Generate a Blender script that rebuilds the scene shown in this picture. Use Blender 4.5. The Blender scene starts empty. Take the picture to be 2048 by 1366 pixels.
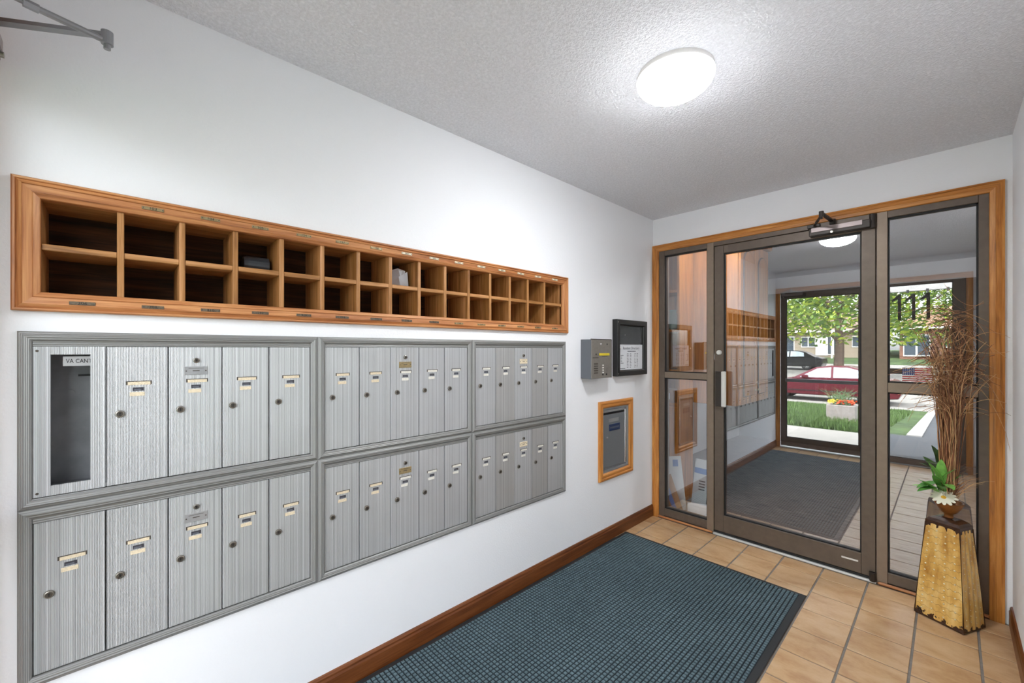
import bpy, math, random
from mathutils import Vector, Matrix
random.seed(7)
R = math.radians
C = bpy.context.scene.collection
SC = bpy.context.scene

# ---------------------------------------------------------------- camera, world, sun, exposure
H = 2.432          # ceiling height
YB = 3.223         # inner glazed wall
YF = -0.25         # street wall (behind the camera)
XR = 1.908         # right wall
cam_d = bpy.data.cameras.new('camera')
cam = bpy.data.objects.new('camera', cam_d); C.objects.link(cam)
cam.location = (1.694, 0.0, 1.367)
cam.rotation_euler = (R(90), 0, 0.809879)
cam_d.sensor_width = 36.0
cam_d.lens = 36.0 * 834.2 / 2048.0
cam_d.shift_y = (698.5 - 683.0) / 2048.0
cam_d.clip_start = 0.02
cam_d.clip_end = 400
SC.camera = cam

world = bpy.data.worlds.new('sky'); SC.world = world
world.use_nodes = True
wn = world.node_tree
for n in list(wn.nodes): wn.nodes.remove(n)
sky = wn.nodes.new('ShaderNodeTexSky')
sky.sky_type = 'NISHITA'; sky.sun_disc = False
sky.sun_elevation = R(52); sky.sun_rotation = R(20); sky.air_density = 1.0; sky.dust_density = 2.5
bg = wn.nodes.new('ShaderNodeBackground'); bg.inputs[1].default_value = .80
wo = wn.nodes.new('ShaderNodeOutputWorld')
hs = wn.nodes.new('ShaderNodeHueSaturation'); hs.inputs['Saturation'].default_value = .22
wn.links.new(sky.outputs[0], hs.inputs['Color']); wn.links.new(hs.outputs[0], bg.inputs[0]); wn.links.new(bg.outputs[0], wo.inputs[0])

sun_d = bpy.data.lights.new('sun', 'SUN'); sun_d.energy = 5.5; sun_d.angle = R(1.5); sun_d.color = (1, .97, .93)
sun = bpy.data.objects.new('sun', sun_d); C.objects.link(sun)
sun.rotation_euler = (R(-10), R(-36), 0)      # high, nearly along the street

vs = SC.view_settings
vs.view_transform = 'Standard'; vs.look = 'None'; vs.gamma = 1.0; vs.use_curve_mapping = False
vs.exposure = 1.39
LAMP_EDGE = 3.0
LAMP_FACE = 61.0
LOBBY_FACE = 15.0
MIRROR = 0.32

# ---------------------------------------------------------------- materials
def lin(h):
    h = h.lstrip('#'); o = []
    for i in (0, 2, 4):
        c = int(h[i:i+2], 16) / 255
        o.append(c / 12.92 if c <= .04045 else ((c + .055) / 1.055) ** 2.4)
    return (*o, 1)

class N:
    """small node-tree helper"""
    def __init__(s, name):
        s.m = bpy.data.materials.new(name); s.m.use_nodes = True
        s.t = s.m.node_tree; s.b = s.t.nodes['Principled BSDF']; s.out = s.t.nodes['Material Output']
    def n(s, kind, **kw):
        x = s.t.nodes.new('ShaderNode' + kind)
        for k, v in kw.items(): setattr(x, k, v)
        return x
    def l(s, a, b): s.t.links.new(a, b)
    def set(s, **kw):
        for k, v in kw.items(): s.b.inputs[k.replace('_', ' ')].default_value = v
    def coord(s, scale=(1, 1, 1), kind='pos', jitter=False):
        if kind == 'pos': o = s.n('NewGeometry').outputs['Position']
        else: o = s.n('TexCoord').outputs['Object']
        if jitter:
            oi = s.n('ObjectInfo'); mm = s.n('VectorMath', operation='ADD'); sc = s.n('Math', operation='MULTIPLY'); sc.inputs[1].default_value = 37.0
            s.l(oi.outputs['Random'], sc.inputs[0]); s.l(o, mm.inputs[0]); s.l(sc.outputs[0], mm.inputs[1]); o = mm.outputs[0]
        mp = s.n('Mapping'); mp.inputs['Scale'].default_value = scale
        s.l(o, mp.inputs['Vector']); return mp.outputs[0]
    def noise(s, vec, scale=5, detail=3, rough=.5, dist=0):
        x = s.n('TexNoise'); x.inputs['Scale'].default_value = scale; x.inputs['Detail'].default_value = detail
        x.inputs['Roughness'].default_value = rough; x.inputs['Distortion'].default_value = dist
        s.l(vec, x.inputs['Vector']); return x.outputs['Fac']
    def ramp(s, fac, stops):
        x = s.n('ValToRGB'); e = x.color_ramp.elements
        while len(e) < len(stops): e.new(.5)
        for el, (p, c) in zip(e, stops): el.position = p; el.color = lin(c) if isinstance(c, str) else c
        s.l(fac, x.inputs[0]); return x.outputs[0]
    def bump(s, h, strength=.3, dist=.01):
        x = s.n('Bump'); x.inputs['Strength'].default_value = strength; x.inputs['Distance'].default_value = dist
        s.l(h, x.inputs['Height']); s.l(x.outputs[0], s.b.inputs['Normal'])
    def color(s, o): s.l(o, s.b.inputs['Base Color'])

def plain(name, col, rough=.5, metal=0.0, var=.0, vscale=20, bump=0, bscale=60):
    k = N(name); k.set(Roughness=rough, Metallic=metal); c = lin(col)
    k.b.inputs['Base Color'].default_value = c
    if var:
        v = k.noise(k.coord(), vscale, 3)
        k.color(k.ramp(v, [(.3, tuple(max(0, x * (1 - var)) for x in c[:3]) + (1,)), (.7, tuple(min(1, x * (1 + var)) for x in c[:3]) + (1,))]))
    if bump: k.bump(k.noise(k.coord(), bscale, 4), bump, .004)
    return k.m

def wood(name, light, mid, dark, axis, rough=.38, scale=1.0, kind='pos', jitter=False):
    k = N(name); k.set(Roughness=rough)
    s = [28 * scale] * 3; s[axis] = 1.6 * scale
    v = k.coord(tuple(s), kind, jitter)
    g = k.noise(v, 1.6, 5, .6, .6)
    s2 = [160 * scale] * 3; s2[axis] = 6 * scale
    f = k.noise(k.coord(tuple(s2), kind, jitter), 1.5, 2, .5)
    mx = k.n('Math', operation='MULTIPLY_ADD'); k.l(f, mx.inputs[0]); mx.inputs[1].default_value = .35; k.l(g, mx.inputs[2])
    k.color(k.ramp(mx.outputs[0], [(.42, dark), (.62, mid), (.85, light)]))
    k.bump(f, .08, .002)
    return k.m

def ribbed(name, base, axis, pitch=.0034, rough=.42, metal=.55, streak=.35, seed=0.0, bs=.5):
    """extruded aluminium: ribs and streaks that vary along one axis only"""
    k = N(name); k.set(Roughness=rough, Metallic=metal)
    g = k.n('NewGeometry'); sp = k.n('SeparateXYZ'); k.l(g.outputs['Position'], sp.inputs[0])
    a = sp.outputs[axis]
    sn = k.n('Math', operation='MULTIPLY'); sn.inputs[1].default_value = 2 * math.pi / pitch; k.l(a, sn.inputs[0])
    si = k.n('Math', operation='SINE'); k.l(sn.outputs[0], si.inputs[0])
    nz = k.n('TexNoise', noise_dimensions='1D'); nz.inputs['Scale'].default_value = 140; nz.inputs['Detail'].default_value = 4; nz.inputs['Roughness'].default_value = .7
    ad = k.n('Math', operation='ADD'); ad.inputs[1].default_value = seed; k.l(a, ad.inputs[0]); k.l(ad.outputs[0], nz.inputs['W'])
    c = lin(base)
    lo = tuple(x * (1 - streak) for x in c[:3]) + (1,); hi = tuple(min(1, x * (1 + streak)) for x in c[:3]) + (1,)
    m2 = k.n('Math', operation='MULTIPLY_ADD'); m2.inputs[1].default_value = .10; k.l(si.outputs[0], m2.inputs[0]); k.l(nz.outputs['Fac'], m2.inputs[2])
    smd = k.noise(k.coord((2, 3, 2)), 2.5, 3)
    m3 = k.n('Math', operation='MULTIPLY_ADD'); m3.inputs[1].default_value = .12; k.l(smd, m3.inputs[0]); k.l(m2.outputs[0], m3.inputs[2])
    k.color(k.ramp(m3.outputs[0], [(.32, lo), (.8, hi)]))
    k.bump(si.outputs[0], bs, .0009)
    return k.m

def glassy(name, fac, tint=(1, 1, 1, 1), gl=(1, 1, 1, 1), rough=0.0):
    k = N(name); t = k.t; t.nodes.remove(k.b)
    tr = k.n('BsdfTransparent'); tr.inputs[0].default_value = tint
    g = k.n('BsdfGlossy'); g.inputs['Color'].default_value = gl; g.inputs['Roughness'].default_value = rough
    mx = k.n('MixShader'); mx.inputs[0].default_value = fac
    k.l(tr.outputs[0], mx.inputs[1]); k.l(g.outputs[0], mx.inputs[2]); k.l(mx.outputs[0], k.out.inputs['Surface'])
    return k.m

def emit(name, col, strength):
    k = N(name); k.b.inputs['Base Color'].default_value = (.8, .8, .8, 1)
    k.b.inputs['Emission Color'].default_value = lin(col); k.b.inputs['Emission Strength'].default_value = strength
    return k.m

M = {}
def wallmat(name, col, amp, sc):
    k = N(name); k.set(Roughness=.75); k.b.inputs['Base Color'].default_value = lin(col)
    n1 = k.noise(k.coord(), sc, 4, .6); k.bump(n1, amp, .004)
    return k.m
M['wall'] = wallmat('wall paint', '#eeeff2', .22, 110)
k = N('ceiling texture'); k.set(Roughness=.85)
n1 = k.noise(k.coord(), 95, 3, .65, .6); n2 = k.noise(k.coord(), 30, 2)
rm = k.ramp(n1, [(.40, (0, 0, 0, 1)), (.62, (1, 1, 1, 1))])
k.color(k.ramp(n1, [(.35, '#e4e5ea'), (.65, '#f4f5fa')])); k.bump(rm, .55, .006); M['ceiling'] = k.m
OAK = ('#cf9560', '#b17345', '#7c4723')
for i, ax in enumerate('xyz'):
    M['oak_' + ax] = wood('honey oak along ' + ax, *OAK, i)
    M['case_' + ax] = wood('casing oak along ' + ax, '#d6964e', '#bb7733', '#8e5521', i)
    M['hole_' + ax] = wood('worn pigeonhole oak along ' + ax, '#c69160', '#a2703c', '#70451f', i, .45)
    M['pale_' + ax] = wood('lobby oak along ' + ax, '#bd7f3c', '#a06526', '#6f3f14', i, .45, .6)
M['hole_back'] = wood('dark pigeonhole back', '#4a2a12', '#2c1707', '#180b03', 1, .95)  # recess shade put into the colour, near black at the back
M['base'] = wood('stained baseboard', '#7d4a26', '#673717', '#44230e', 1, .35)
M['bronze'] = plain('bronze anodised aluminium', '#6a5e54', .42, .35, .08, 30)
M['bronze_lt'] = plain('lighter bronze mullion', '#8b7b6c', .42, .35, .06, 30)  # same bronze, with the light that strikes it put into the colour
M['bronze_dk'] = plain('dark bronze', '#3b3531', .4, .4)
M['gasket'] = plain('black gasket', '#131314', .6)
M['closer'] = plain('closer cover', '#8a7e7d', .35, .6)
M['alu_frame_y'] = ribbed('frame ribs across y', '#979796', 1, .0036, .45, .45, .16)
M['alu_frame_z'] = ribbed('frame ribs across z', '#8d8d8b', 2, .006, .45, .45, .12)
M['alu_door'] = [ribbed('mailbox door ribs %d' % i, c, 1, .0034, .42, .45, .34, i * 3.7) for i, c in enumerate(('#bbbcbe', '#bcbdbf', '#b2b1b0'))]
M['alu'] = plain('plain aluminium', '#a5a6a7', .4, .6, .05, 40)
M['steel'] = plain('grey painted steel', '#75787c', .5, .3)
M['boxdark'] = plain('dark mailbox interior', '#85868a', .6, .1, .12, 25)
M['lockring'] = plain('nickel lock', '#8f8a82', .3, .85)
M['lockdark'] = plain('worn lock face', '#57514a', .4, .6)
M['black'] = plain('black', '#0d0d0e', .5)
M['blackpaint'] = plain('black painted wood', '#1b1b1c', .38, 0, .1, 30)
M['cream'] = plain('yellowed label', '#dcccb0', .7, 0, .12, 200)
M['creamw'] = plain('white label', '#dedad0', .7, 0, .08, 200)
M['brassplate'] = plain('tarnished brass plate', '#9c8a66', .4, .5, .15, 150)
M['darkplate'] = plain('dark tarnished plate', '#6b5f50', .45, .5, .3, 200)
M['paperplate'] = plain('ivory plate', '#d8cdb4', .6, 0, .12, 200)
M['window'] = plain('dark number window', '#3a3940', .3)
M['ink'] = plain('ink', '#1c1a19', .7)
M['inkgrey'] = plain('grey print', '#5d6068', .8)
M['paper'] = plain('white paper', '#dcdee2', .8)
M['chrome'] = plain('bright chrome', '#e8e8ea', .18, .9)
M['whitemetal'] = plain('satin silver grip', '#e4e3df', .3, .4)
M['taupe'] = plain('taupe steel faceplate', '#89837c', .42, .4, .06, 60)
M['slate'] = plain('slate grey housing', '#666a70', .45, .2)
M['yellow'] = plain('yellow display strip', '#d8c22f', .5)
M['whiteb'] = plain('white button', '#e6e2dd', .5)
M['blue'] = plain('navy label', '#1d2f52', .5)
M['mirrorglass'] = glassy('reflective coated glass', MIRROR, (.97, .97, .95, 1), (.93, .96, 1, 1))
M['backglass'] = glassy('glass edge and back', .04, (.98, .98, .98, 1))
M['clearglass'] = glassy('clear glass', .07, (.97, .98, .97, 1))
M['caseglass'] = glassy('display glass', .10, (.9, .9, .9, 1))
# ---------------------------------------------------------------- mesh helpers
ORG = {}
class MB:
    def __init__(s): s.v = []; s.f = []; s.mi = []; s.m = 0
    def add(s, vs, fs):
        b = len(s.v); s.v += [tuple(p) for p in vs]; s.f += [tuple(b + i for i in f) for f in fs]; s.mi += [s.m] * len(fs); return s
    def box(s, x0, x1, y0, y1, z0, z1):
        if x0 > x1: x0, x1 = x1, x0
        if y0 > y1: y0, y1 = y1, y0
        if z0 > z1: z0, z1 = z1, z0
        return s.add([(x0,y0,z0),(x1,y0,z0),(x1,y1,z0),(x0,y1,z0),(x0,y0,z1),(x1,y0,z1),(x1,y1,z1),(x0,y1,z1)],
                     [(3,2,1,0),(4,5,6,7),(0,1,5,4),(1,2,6,5),(2,3,7,6),(3,0,4,7)])
    def cbox(s, x0, x1, y0, y1, z0, z1, b=.002):
        """chamfered box"""
        c = ((x0+x1)/2, (y0+y1)/2, (z0+z1)/2); h = [abs(x1-x0)/2, abs(y1-y0)/2, abs(z1-z0)/2]
        b = min(b, *(q * .9 for q in h)); vs = []; idx = {}
        for sx in (-1, 1):
            for sy in (-1, 1):
                for sz in (-1, 1):
                    for a in range(3):
                        e = [sx*(h[0]-b), sy*(h[1]-b), sz*(h[2]-b)]; e[a] = (sx, sy, sz)[a] * h[a]
                        idx[(sx, sy, sz, a)] = len(vs); vs.append((c[0]+e[0], c[1]+e[1], c[2]+e[2]))
        fs = []
        for a in range(3):
            o = [i for i in range(3) if i != a]
            for sg in (-1, 1):
                q = []
                for u, w in ((-1,-1),(1,-1),(1,1),(-1,1)):
                    k = [0,0,0]; k[a] = sg; k[o[0]] = u; k[o[1]] = w; q.append(idx[(*k, a)])
                if (sg > 0) == (a == 1): q.reverse()
                fs.append(tuple(q))
            for u in (-1, 1):
                for w in (-1, 1):
                    k0 = [0,0,0]; k1 = [0,0,0]; k0[a] = -1; k1[a] = 1
                    for k in (k0, k1): k[o[0]] = u; k[o[1]] = w
                    fs.append((idx[(*k0, o[0])], idx[(*k1, o[0])], idx[(*k1, o[1])], idx[(*k0, o[1])]))
        for sx in (-1, 1):
            for sy in (-1, 1):
                for sz in (-1, 1): fs.append(tuple(idx[(sx, sy, sz, a)] for a in range(3)))
        return s.add(vs, fs)
    def tube(s, pts, r, n=6, cap=True):
        P = [Vector(p) for p in pts]; rr = r if isinstance(r, (list, tuple)) else [r] * len(P)
        t0 = (P[1] - P[0]).normalized(); up = Vector((0,0,1)) if abs(t0.z) < .9 else Vector((1,0,0))
        a = t0.cross(up).normalized(); vs = []; fs = []
        for i, p in enumerate(P):
            t = ((P[min(i+1, len(P)-1)] - P[max(i-1, 0)])).normalized()
            a = (a - t * a.dot(t)).normalized(); b = t.cross(a)
            for j in range(n):
                g = 2 * math.pi * j / n; vs.append(p + (a * math.cos(g) + b * math.sin(g)) * rr[i])
        for i in range(len(P) - 1):
            for j in range(n): fs.append((i*n+j, i*n+(j+1) % n, (i+1)*n+(j+1) % n, (i+1)*n+j))
        if cap: fs.append(tuple(range(n-1, -1, -1))); fs.append(tuple((len(P)-1)*n + j for j in range(n)))
        return s.add(vs, fs)
    def lathe(s, prof, c, axis=2, n=24):
        """prof: (radius, height) pairs turned about an axis through c"""
        vs = []; fs = []
        for r, h in prof:
            for j in range(n):
                g = 2 * math.pi * j / n; p = [0,0,0]; o = [(axis+1) % 3, (axis+2) % 3]
                p[axis] = h; p[o[0]] = r * math.cos(g); p[o[1]] = r * math.sin(g)
                vs.append((c[0]+p[0], c[1]+p[1], c[2]+p[2]))
        m = len(prof)
        for i in range(m-1):
            for j in range(n): fs.append((i*n+j, i*n+(j+1) % n, (i+1)*n+(j+1) % n, (i+1)*n+j))
        if prof[0][0] > 1e-6: fs.append(tuple(range(n-1, -1, -1)))
        if prof[-1][0] > 1e-6: fs.append(tuple((m-1)*n + j for j in range(n)))
        return s.add(vs, fs)
    def quad(s, a, b, c, d): return s.add([a, b, c, d], [(0, 1, 2, 3)])
    def sheet(s, pts, th):
        """a thin polygon slab, pts in order, th a thickness vector"""
        n = len(pts); t = Vector(th); vs = [Vector(p) for p in pts] + [Vector(p) + t for p in pts]
        fs = [tuple(range(n-1, -1, -1)), tuple(range(n, 2*n))] + [(i, (i+1) % n, n+(i+1) % n, n+i) for i in range(n)]
        return s.add(vs, fs)
    def xf(s, mat, start=0):
        for i in range(start, len(s.v)): s.v[i] = tuple(mat @ Vector(s.v[i]))
        return s
    def build(s, name, mat, parent=None, org=None, smooth=False, kind=None):
        o = ORG[parent.name] if parent is not None else (org or (0, 0, 0))
        me = bpy.data.meshes.new(name)
        me.from_pydata([(v[0]-o[0], v[1]-o[1], v[2]-o[2]) for v in s.v], [], s.f)
        mats = mat if isinstance(mat, (list, tuple)) else [mat]
        for q in mats: me.materials.append(q)
        if len(mats) > 1: me.polygons.foreach_set('material_index', s.mi)
        if smooth: me.polygons.foreach_set('use_smooth', [True] * len(me.polygons))
        me.validate(); me.update()
        import bmesh
        if len(s.f) < 60000:
            bm = bmesh.new(); bm.from_mesh(me); bmesh.ops.recalc_face_normals(bm, faces=bm.faces); bm.to_mesh(me); bm.free()
        if smooth == 'auto': pass
        ob = bpy.data.objects.new(name, me); C.objects.link(ob)
        if parent is not None: ob.parent = parent
        else: ob.location = o
        ORG[ob.name] = o
        if kind: ob['kind'] = kind
        return ob

def empty(name, loc, kind=None):
    o = bpy.data.objects.new(name, None); C.objects.link(o); o.location = loc; ORG[o.name] = loc
    o.empty_display_size = .05
    if kind: o['kind'] = kind
    return o
def tag(o, label, cat, group=None):
    o['label'] = label; o['category'] = cat
    if group: o['group'] = group
    return o
def lab(o, label): o['label'] = label; return o
def thing(name, loc, label, cat, group=None): return tag(empty(name, loc), label, cat, group)
def copy_at(o, d, parent=None):
    """copy an object and its children, moved by d"""
    c = o.copy(); C.objects.link(c)
    c.location = Vector(o.location) + Vector(d)
    if parent is not None: c.parent = parent
    ORG[c.name] = tuple(Vector(ORG[o.name]) + Vector(d)) if o.name in ORG else (0, 0, 0)
    for ch in [q for q in o.children]: 
        g = ch.copy(); C.objects.link(g); g.parent = c
        for gg in [q for q in ch.children]:
            h = gg.copy(); C.objects.link(h); h.parent = g
    return c
def text(name, body, size, loc, rot, mat, parent, align='CENTER', ext=.0002, sx=1.0):
    cu = bpy.data.curves.new(name, 'FONT'); cu.body = body; cu.size = size; cu.align_x = align; cu.align_y = 'CENTER'; cu.extrude = ext
    cu.resolution_u = 3
    tmp = bpy.data.objects.new(name, cu)
    me = bpy.data.meshes.new_from_object(tmp); me.materials.clear(); me.materials.append(mat)
    bpy.data.objects.remove(tmp); bpy.data.curves.remove(cu)
    o = bpy.data.objects.new(name, me); C.objects.link(o)
    p = ORG[parent.name] if parent is not None else (0, 0, 0)
    o.location = (loc[0]-p[0], loc[1]-p[1], loc[2]-p[2]); o.rotation_euler = rot; o.scale = (sx, 1, 1)
    if parent is not None: o.parent = parent
    return o
TL = (R(90), 0, R(90))      # lettering on the left wall
TB = (R(90), 0, 0)          # lettering that faces -y

def mitred(names, u0, u1, v0, v1, prof, to, mats, parent, sides='LRTB'):
    """picture-frame moulding: prof is (inset, height) pairs, to(u,v,h) gives the point"""
    out = []
    for sd in sides:
        mb = MB(); n = len(prof); vs = []
        for w, h in prof:
            if sd == 'L': a, b = (u0+w, v0+w), (u0+w, v1-w)
            elif sd == 'R': a, b = (u1-w, v0+w), (u1-w, v1-w)
            elif sd == 'T': a, b = (u0+w, v1-w), (u1-w, v1-w)
            else: a, b = (u0+w, v0+w), (u1-w, v0+w)
            vs += [to(*a, h), to(*b, h)]
        fs = [(2*i, 2*i+1, 2*((i+1) % n)+1, 2*((i+1) % n)) for i in range(n)]
        fs += [tuple(2*i for i in range(n)), tuple(2*i+1 for i in range(n))]
        mb.add(vs, fs)
        out.append(mb.build(names, mats[0] if sd in 'LR' else mats[1], parent))
    return out
LW = lambda u, v, h: (h, u, v)                 # left wall: u=y v=z h=x
BW = lambda u, v, h: (u, YB - h, v)            # inner glazed wall: u=x v=z h towards the room
FW = lambda u, v, h: (u, YF + h, v)            # street wall

def cells(a, holes):
    cuts = sorted(set([a[0], a[1]] + [q for h in holes for q in h[:2]]))
    cutv = sorted(set([a[2], a[3]] + [q for h in holes for q in h[2:]]))
    for i in range(len(cuts)-1):
        for j in range(len(cutv)-1):
            cu = (cuts[i]+cuts[i+1])/2; cv = (cutv[j]+cutv[j+1])/2
            if not any(h[0] < cu < h[1] and h[2] < cv < h[3] for h in holes):
                yield cuts[i], cuts[i+1], cutv[j], cutv[j+1]

# ---------------------------------------------------------------- room shell
PIG = (-.196, 2.095, 1.469, 1.823)       # pigeonhole casing, y and z
MBX = (-.186, 2.079, .464, 1.415)        # mailbox bank
DRP = (2.442, 2.886, .436, .997)         # drop box frame
mb = MB()
for u0, u1, v0, v1 in cells((YF-.15, YB+.12, -.05, H), [(PIG[0]+.03, PIG[1]-.03, PIG[2]+.03, PIG[3]-.03), (MBX[0]+.01, MBX[1]-.01, MBX[2]+.01, MBX[3]-.01), (DRP[0]+.03, DRP[1]-.03, DRP[2]+.03, DRP[3]-.03)]):
    mb.box(-.30, 0, u0, u1, v0, v1)
mb.build('wall_left', M['wall'], kind='structure')
MB().box(XR, XR+.15, YF-.15, YB+.12, -.05, H).build('wall_right', M['wall'], kind='structure')
mb = MB()
for u0, u1, v0, v1 in cells((-.30, XR+.15, 0, H), [(.045, 1.84, -1, 2.165)]): mb.box(u0, u1, YB, YB+.12, v0, v1)
mb.build('wall_back', M['wall'], kind='structure')
mb = MB()
for u0, u1, v0, v1 in cells((-.30, XR+.15, 0, H), [(.045, 1.825, -1, 2.165)]): mb.box(u0, u1, YF-.15, YF, v0, v1)
mb.build('wall_front', M['wall'], kind='structure')
MB().box(-.30, XR+.15, YF-.15, YB+.12, H, H+.25).build('ceiling', M['ceiling'], kind='structure')

# floor: grout bed and each tile a piece
M['grout'] = plain('grey grout', '#807a74', .9, 0, .1, 60)
k = N('glazed tan tile'); k.set(Roughness=.33)
c1 = k.noise(k.coord((5, 9, 5), 'obj', True), 1.3, 3, .5, .4); c2 = k.noise(k.coord((60, 90, 60), 'obj', True), 1.0, 3)
mx = k.n('Math', operation='MULTIPLY_ADD'); k.l(c2, mx.inputs[0]); mx.inputs[1].default_value = .25; k.l(c1, mx.inputs[2])
k.color(k.ramp(mx.outputs[0], [(.40, '#b28a61'), (.62, '#c4a077'), (.88, '#cfb08a')])); k.bump(c1, .06, .003); M['tile'] = k.m
fl = MB().box(-.30, XR+.15, YF-.15, YB+.12, -.08, -.004).build('floor', M['grout'], kind='structure')
P = .2125; G = .0045
def tile_mesh(w, d, dx, dy): return MB().cbox(-w/2, w/2, -d/2, d/2, -.010, 0, .0012)
full = None
xj = [0.0, .088 - .0] + [.088 + P * i for i in range(1, 9)] + [XR]
yj = [YB - .018] + [3.058 - P * i for i in range(0, 16)] + [YF]
for i in range(len(xj)-1):
    for j in range(len(yj)-1):
        x0, x1 = xj[i] + G, xj[i+1] - G; y1, y0 = yj[j] - G, yj[j+1] + G
        if x1 - x0 < .02 or y1 - y0 < .02: continue
        if x1 < 1.10 and y1 < 2.74 and y0 > .06: continue         # wholly beneath the mat
        w, d = x1 - x0, y1 - y0
        if abs(w - (P - 2*G)) < .004 and abs(d - (P - 2*G)) < .004 and full:
            t = full.copy(); C.objects.link(t)
        else:
            t = tile_mesh(w, d, 0, 0).build('floor_tile', M['tile'], fl)
            if abs(w - (P - 2*G)) < .004 and abs(d - (P - 2*G)) < .004: full = t
        t.location = ((x0+x1)/2, (y0+y1)/2, random.uniform(-.0006, .0006))

# baseboards
def base_board(name, x0, sgn, y0, y1, mat):
    pr = [(0, 0), (.013, 0), (.013, .066), (.010, .074), (.010, .082), (.006, .090), (0, .092)]
    mb = MB(); n = len(pr); vs = []
    for a, z in pr: vs += [(x0 + sgn * a, y0, z), (x0 + sgn * a, y1, z)]
    mb.add(vs, [(2*i, 2*i+1, 2*((i+1) % n)+1, 2*((i+1) % n)) for i in range(n)] + [tuple(2*i for i in range(n)), tuple(2*i+1 for i in range(n))])
    return mb.build(name, mat, kind='structure')
base_board('baseboard_left', 0, 1, YF + .02, YB - .018, M['base'])
base_board('baseboard_right', XR, -1, YF + .02, YB - .005, M['base'])

# door casings
CASE = [(0, 0), (0, .016), (.009, .018), (.012, .014), (.028, .016), (.031, .013), (.049, .010), (.052, .006), (.052, 0)]
def casing(name, u1, to):
    e = empty(name, to(.9, 0, 0), 'structure')
    mitred('casing_board', -.0 + .001, u1, -.06, 2.2145, CASE, to, (M['case_z'], M['case_x']), e, 'LRT')
    return e
casing('trim_1', 1.883, BW)
casing('trim_2', 1.868, FW)

# ---------------------------------------------------------------- glazed storefronts
GY = .03   # glass set back behind the frame face
def pane_mesh(u0, u1, v0, v1, to, coated):
    mb = MB(); a = [to(u0, v0, -GY), to(u1, v0, -GY), to(u1, v1, -GY), to(u0, v1, -GY)]; b = [to(u0, v0, -GY-.006), to(u1, v0, -GY-.006), to(u1, v1, -GY-.006), to(u0, v1, -GY-.006)]
    mb.m = 0; mb.add(a, [(0, 1, 2, 3)]); mb.m = 1; mb.add(b, [(0, 1, 2, 3)])
    for i in range(4): mb.quad(a[i], a[(i+1) % 4], b[(i+1) % 4], b[i])
    return mb
def pane(u0, u1, v0, v1, to, coated, parent):
    return pane_mesh(u0, u1, v0, v1, to, coated).build('glass_pane', [M['mirrorglass'], M['backglass']] if coated else [M['clearglass'], M['backglass']], parent)
def bar(mb, u0, u1, v0, v1, to, h0=-.085, h1=.0, b=.002):
    p, q = to(u0, v0, h0), to(u1, v1, h1); mb.cbox(p[0], q[0], p[1], q[1], p[2], q[2], b)
def gaskets(u0, u1, v0, v1, to, parent):
    mb = MB(); g = .007
    for a in ((u0, u0+g, v0, v1), (u1-g, u1, v0, v1), (u0, u1, v0, v0+g), (u0, u1, v1-g, v1)):
        p, q = to(a[0], a[2], -GY-.001), to(a[1], a[3], -.012); mb.box(p[0], q[0], p[1], q[1], p[2], q[2])
    return mb.build('gasket', M['gasket'], parent)
def sidelight(name, u0, u1, gu0, gu1, rail, to, coated, top=2.166, gtop=2.125, gbot=.078, first='bronze'):
    e = empty(name, to((u0+u1)/2, 0, 0), 'structure')
    for a in ((u0, gu0, 0.0, top), (gu1, u1, 0.0, top)):
        mb = MB(); bar(mb, *a, to); mb.build('frame_upright', M[first if a[0] == u0 else 'bronze'], e)
    for a in ((gu0, gu1, gtop, top), (gu0, gu1, .018, gbot)):
        mb = MB(); bar(mb, *a, to, h1=-.002); mb.build('frame_rail', M['bronze'], e)
    if rail:
        mb = MB(); bar(mb, gu0, gu1, *rail, to, h1=-.004); mb.build('mid_rail', M['bronze_lt'], e)
        spans = ((gbot, rail[0]), (rail[1], gtop))
    else: spans = ((gbot, gtop),)
    for v0, v1 in spans:
        pane(gu0, gu1, v0, v1, to, coated, e); gaskets(gu0, gu1, v0, v1, to, e)
    return e
win1 = sidelight('window_1', .053, .435, .098, .434, (1.136, 1.184), BW, True)
win2 = sidelight('window_2', 1.398, 1.833, 1.446, 1.795, (1.118, 1.175), BW, True, first='bronze_lt')
win3 = sidelight('window_3', .975, 1.816, 1.03, 1.717, (1.08, 1.13), FW, False)
mb = MB(); bar(mb, .434, .483, 0.0, 2.166, BW, h1=.002); mb.build('mullion', M['bronze_lt'], win1)

def door(name, u0, u1, gu0, gu1, to, coated, gtop=2.07, gbot=.150):
    e = empty(name, to((u0+u1)/2, 0, 0), 'structure')
    for a in ((u0, gu0, .028, 2.128), (gu1, u1, .028, 2.128)):
        mb = MB(); bar(mb, *a, to, h0=-.048, h1=-.001); mb.build('stile', M['bronze'], e)
    for a in ((gu0, gu1, gtop, 2.128), (gu0, gu1, .028, gbot)):
        mb = MB(); bar(mb, *a, to, h0=-.048, h1=-.001); mb.build('rail', M['bronze'], e)
    pane(gu0, gu1, gbot, gtop, to, coated, e); gaskets(gu0, gu1, gbot, gtop, to, e)
    return e
d1 = door('door_1', .488, 1.393, .552, 1.329, BW, True)
d2 = door('door_2', .058, .972, .122, .905, FW, False)
# header bars over the doors
for nm, u0, u1, to in (('trim_3', .483, 1.398, BW), ('trim_4', .052, .975, FW)):
    mb = MB(); bar(mb, u0, u1, 2.132, 2.166, to); tr = mb.build(nm, M['bronze'], kind='structure')
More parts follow.
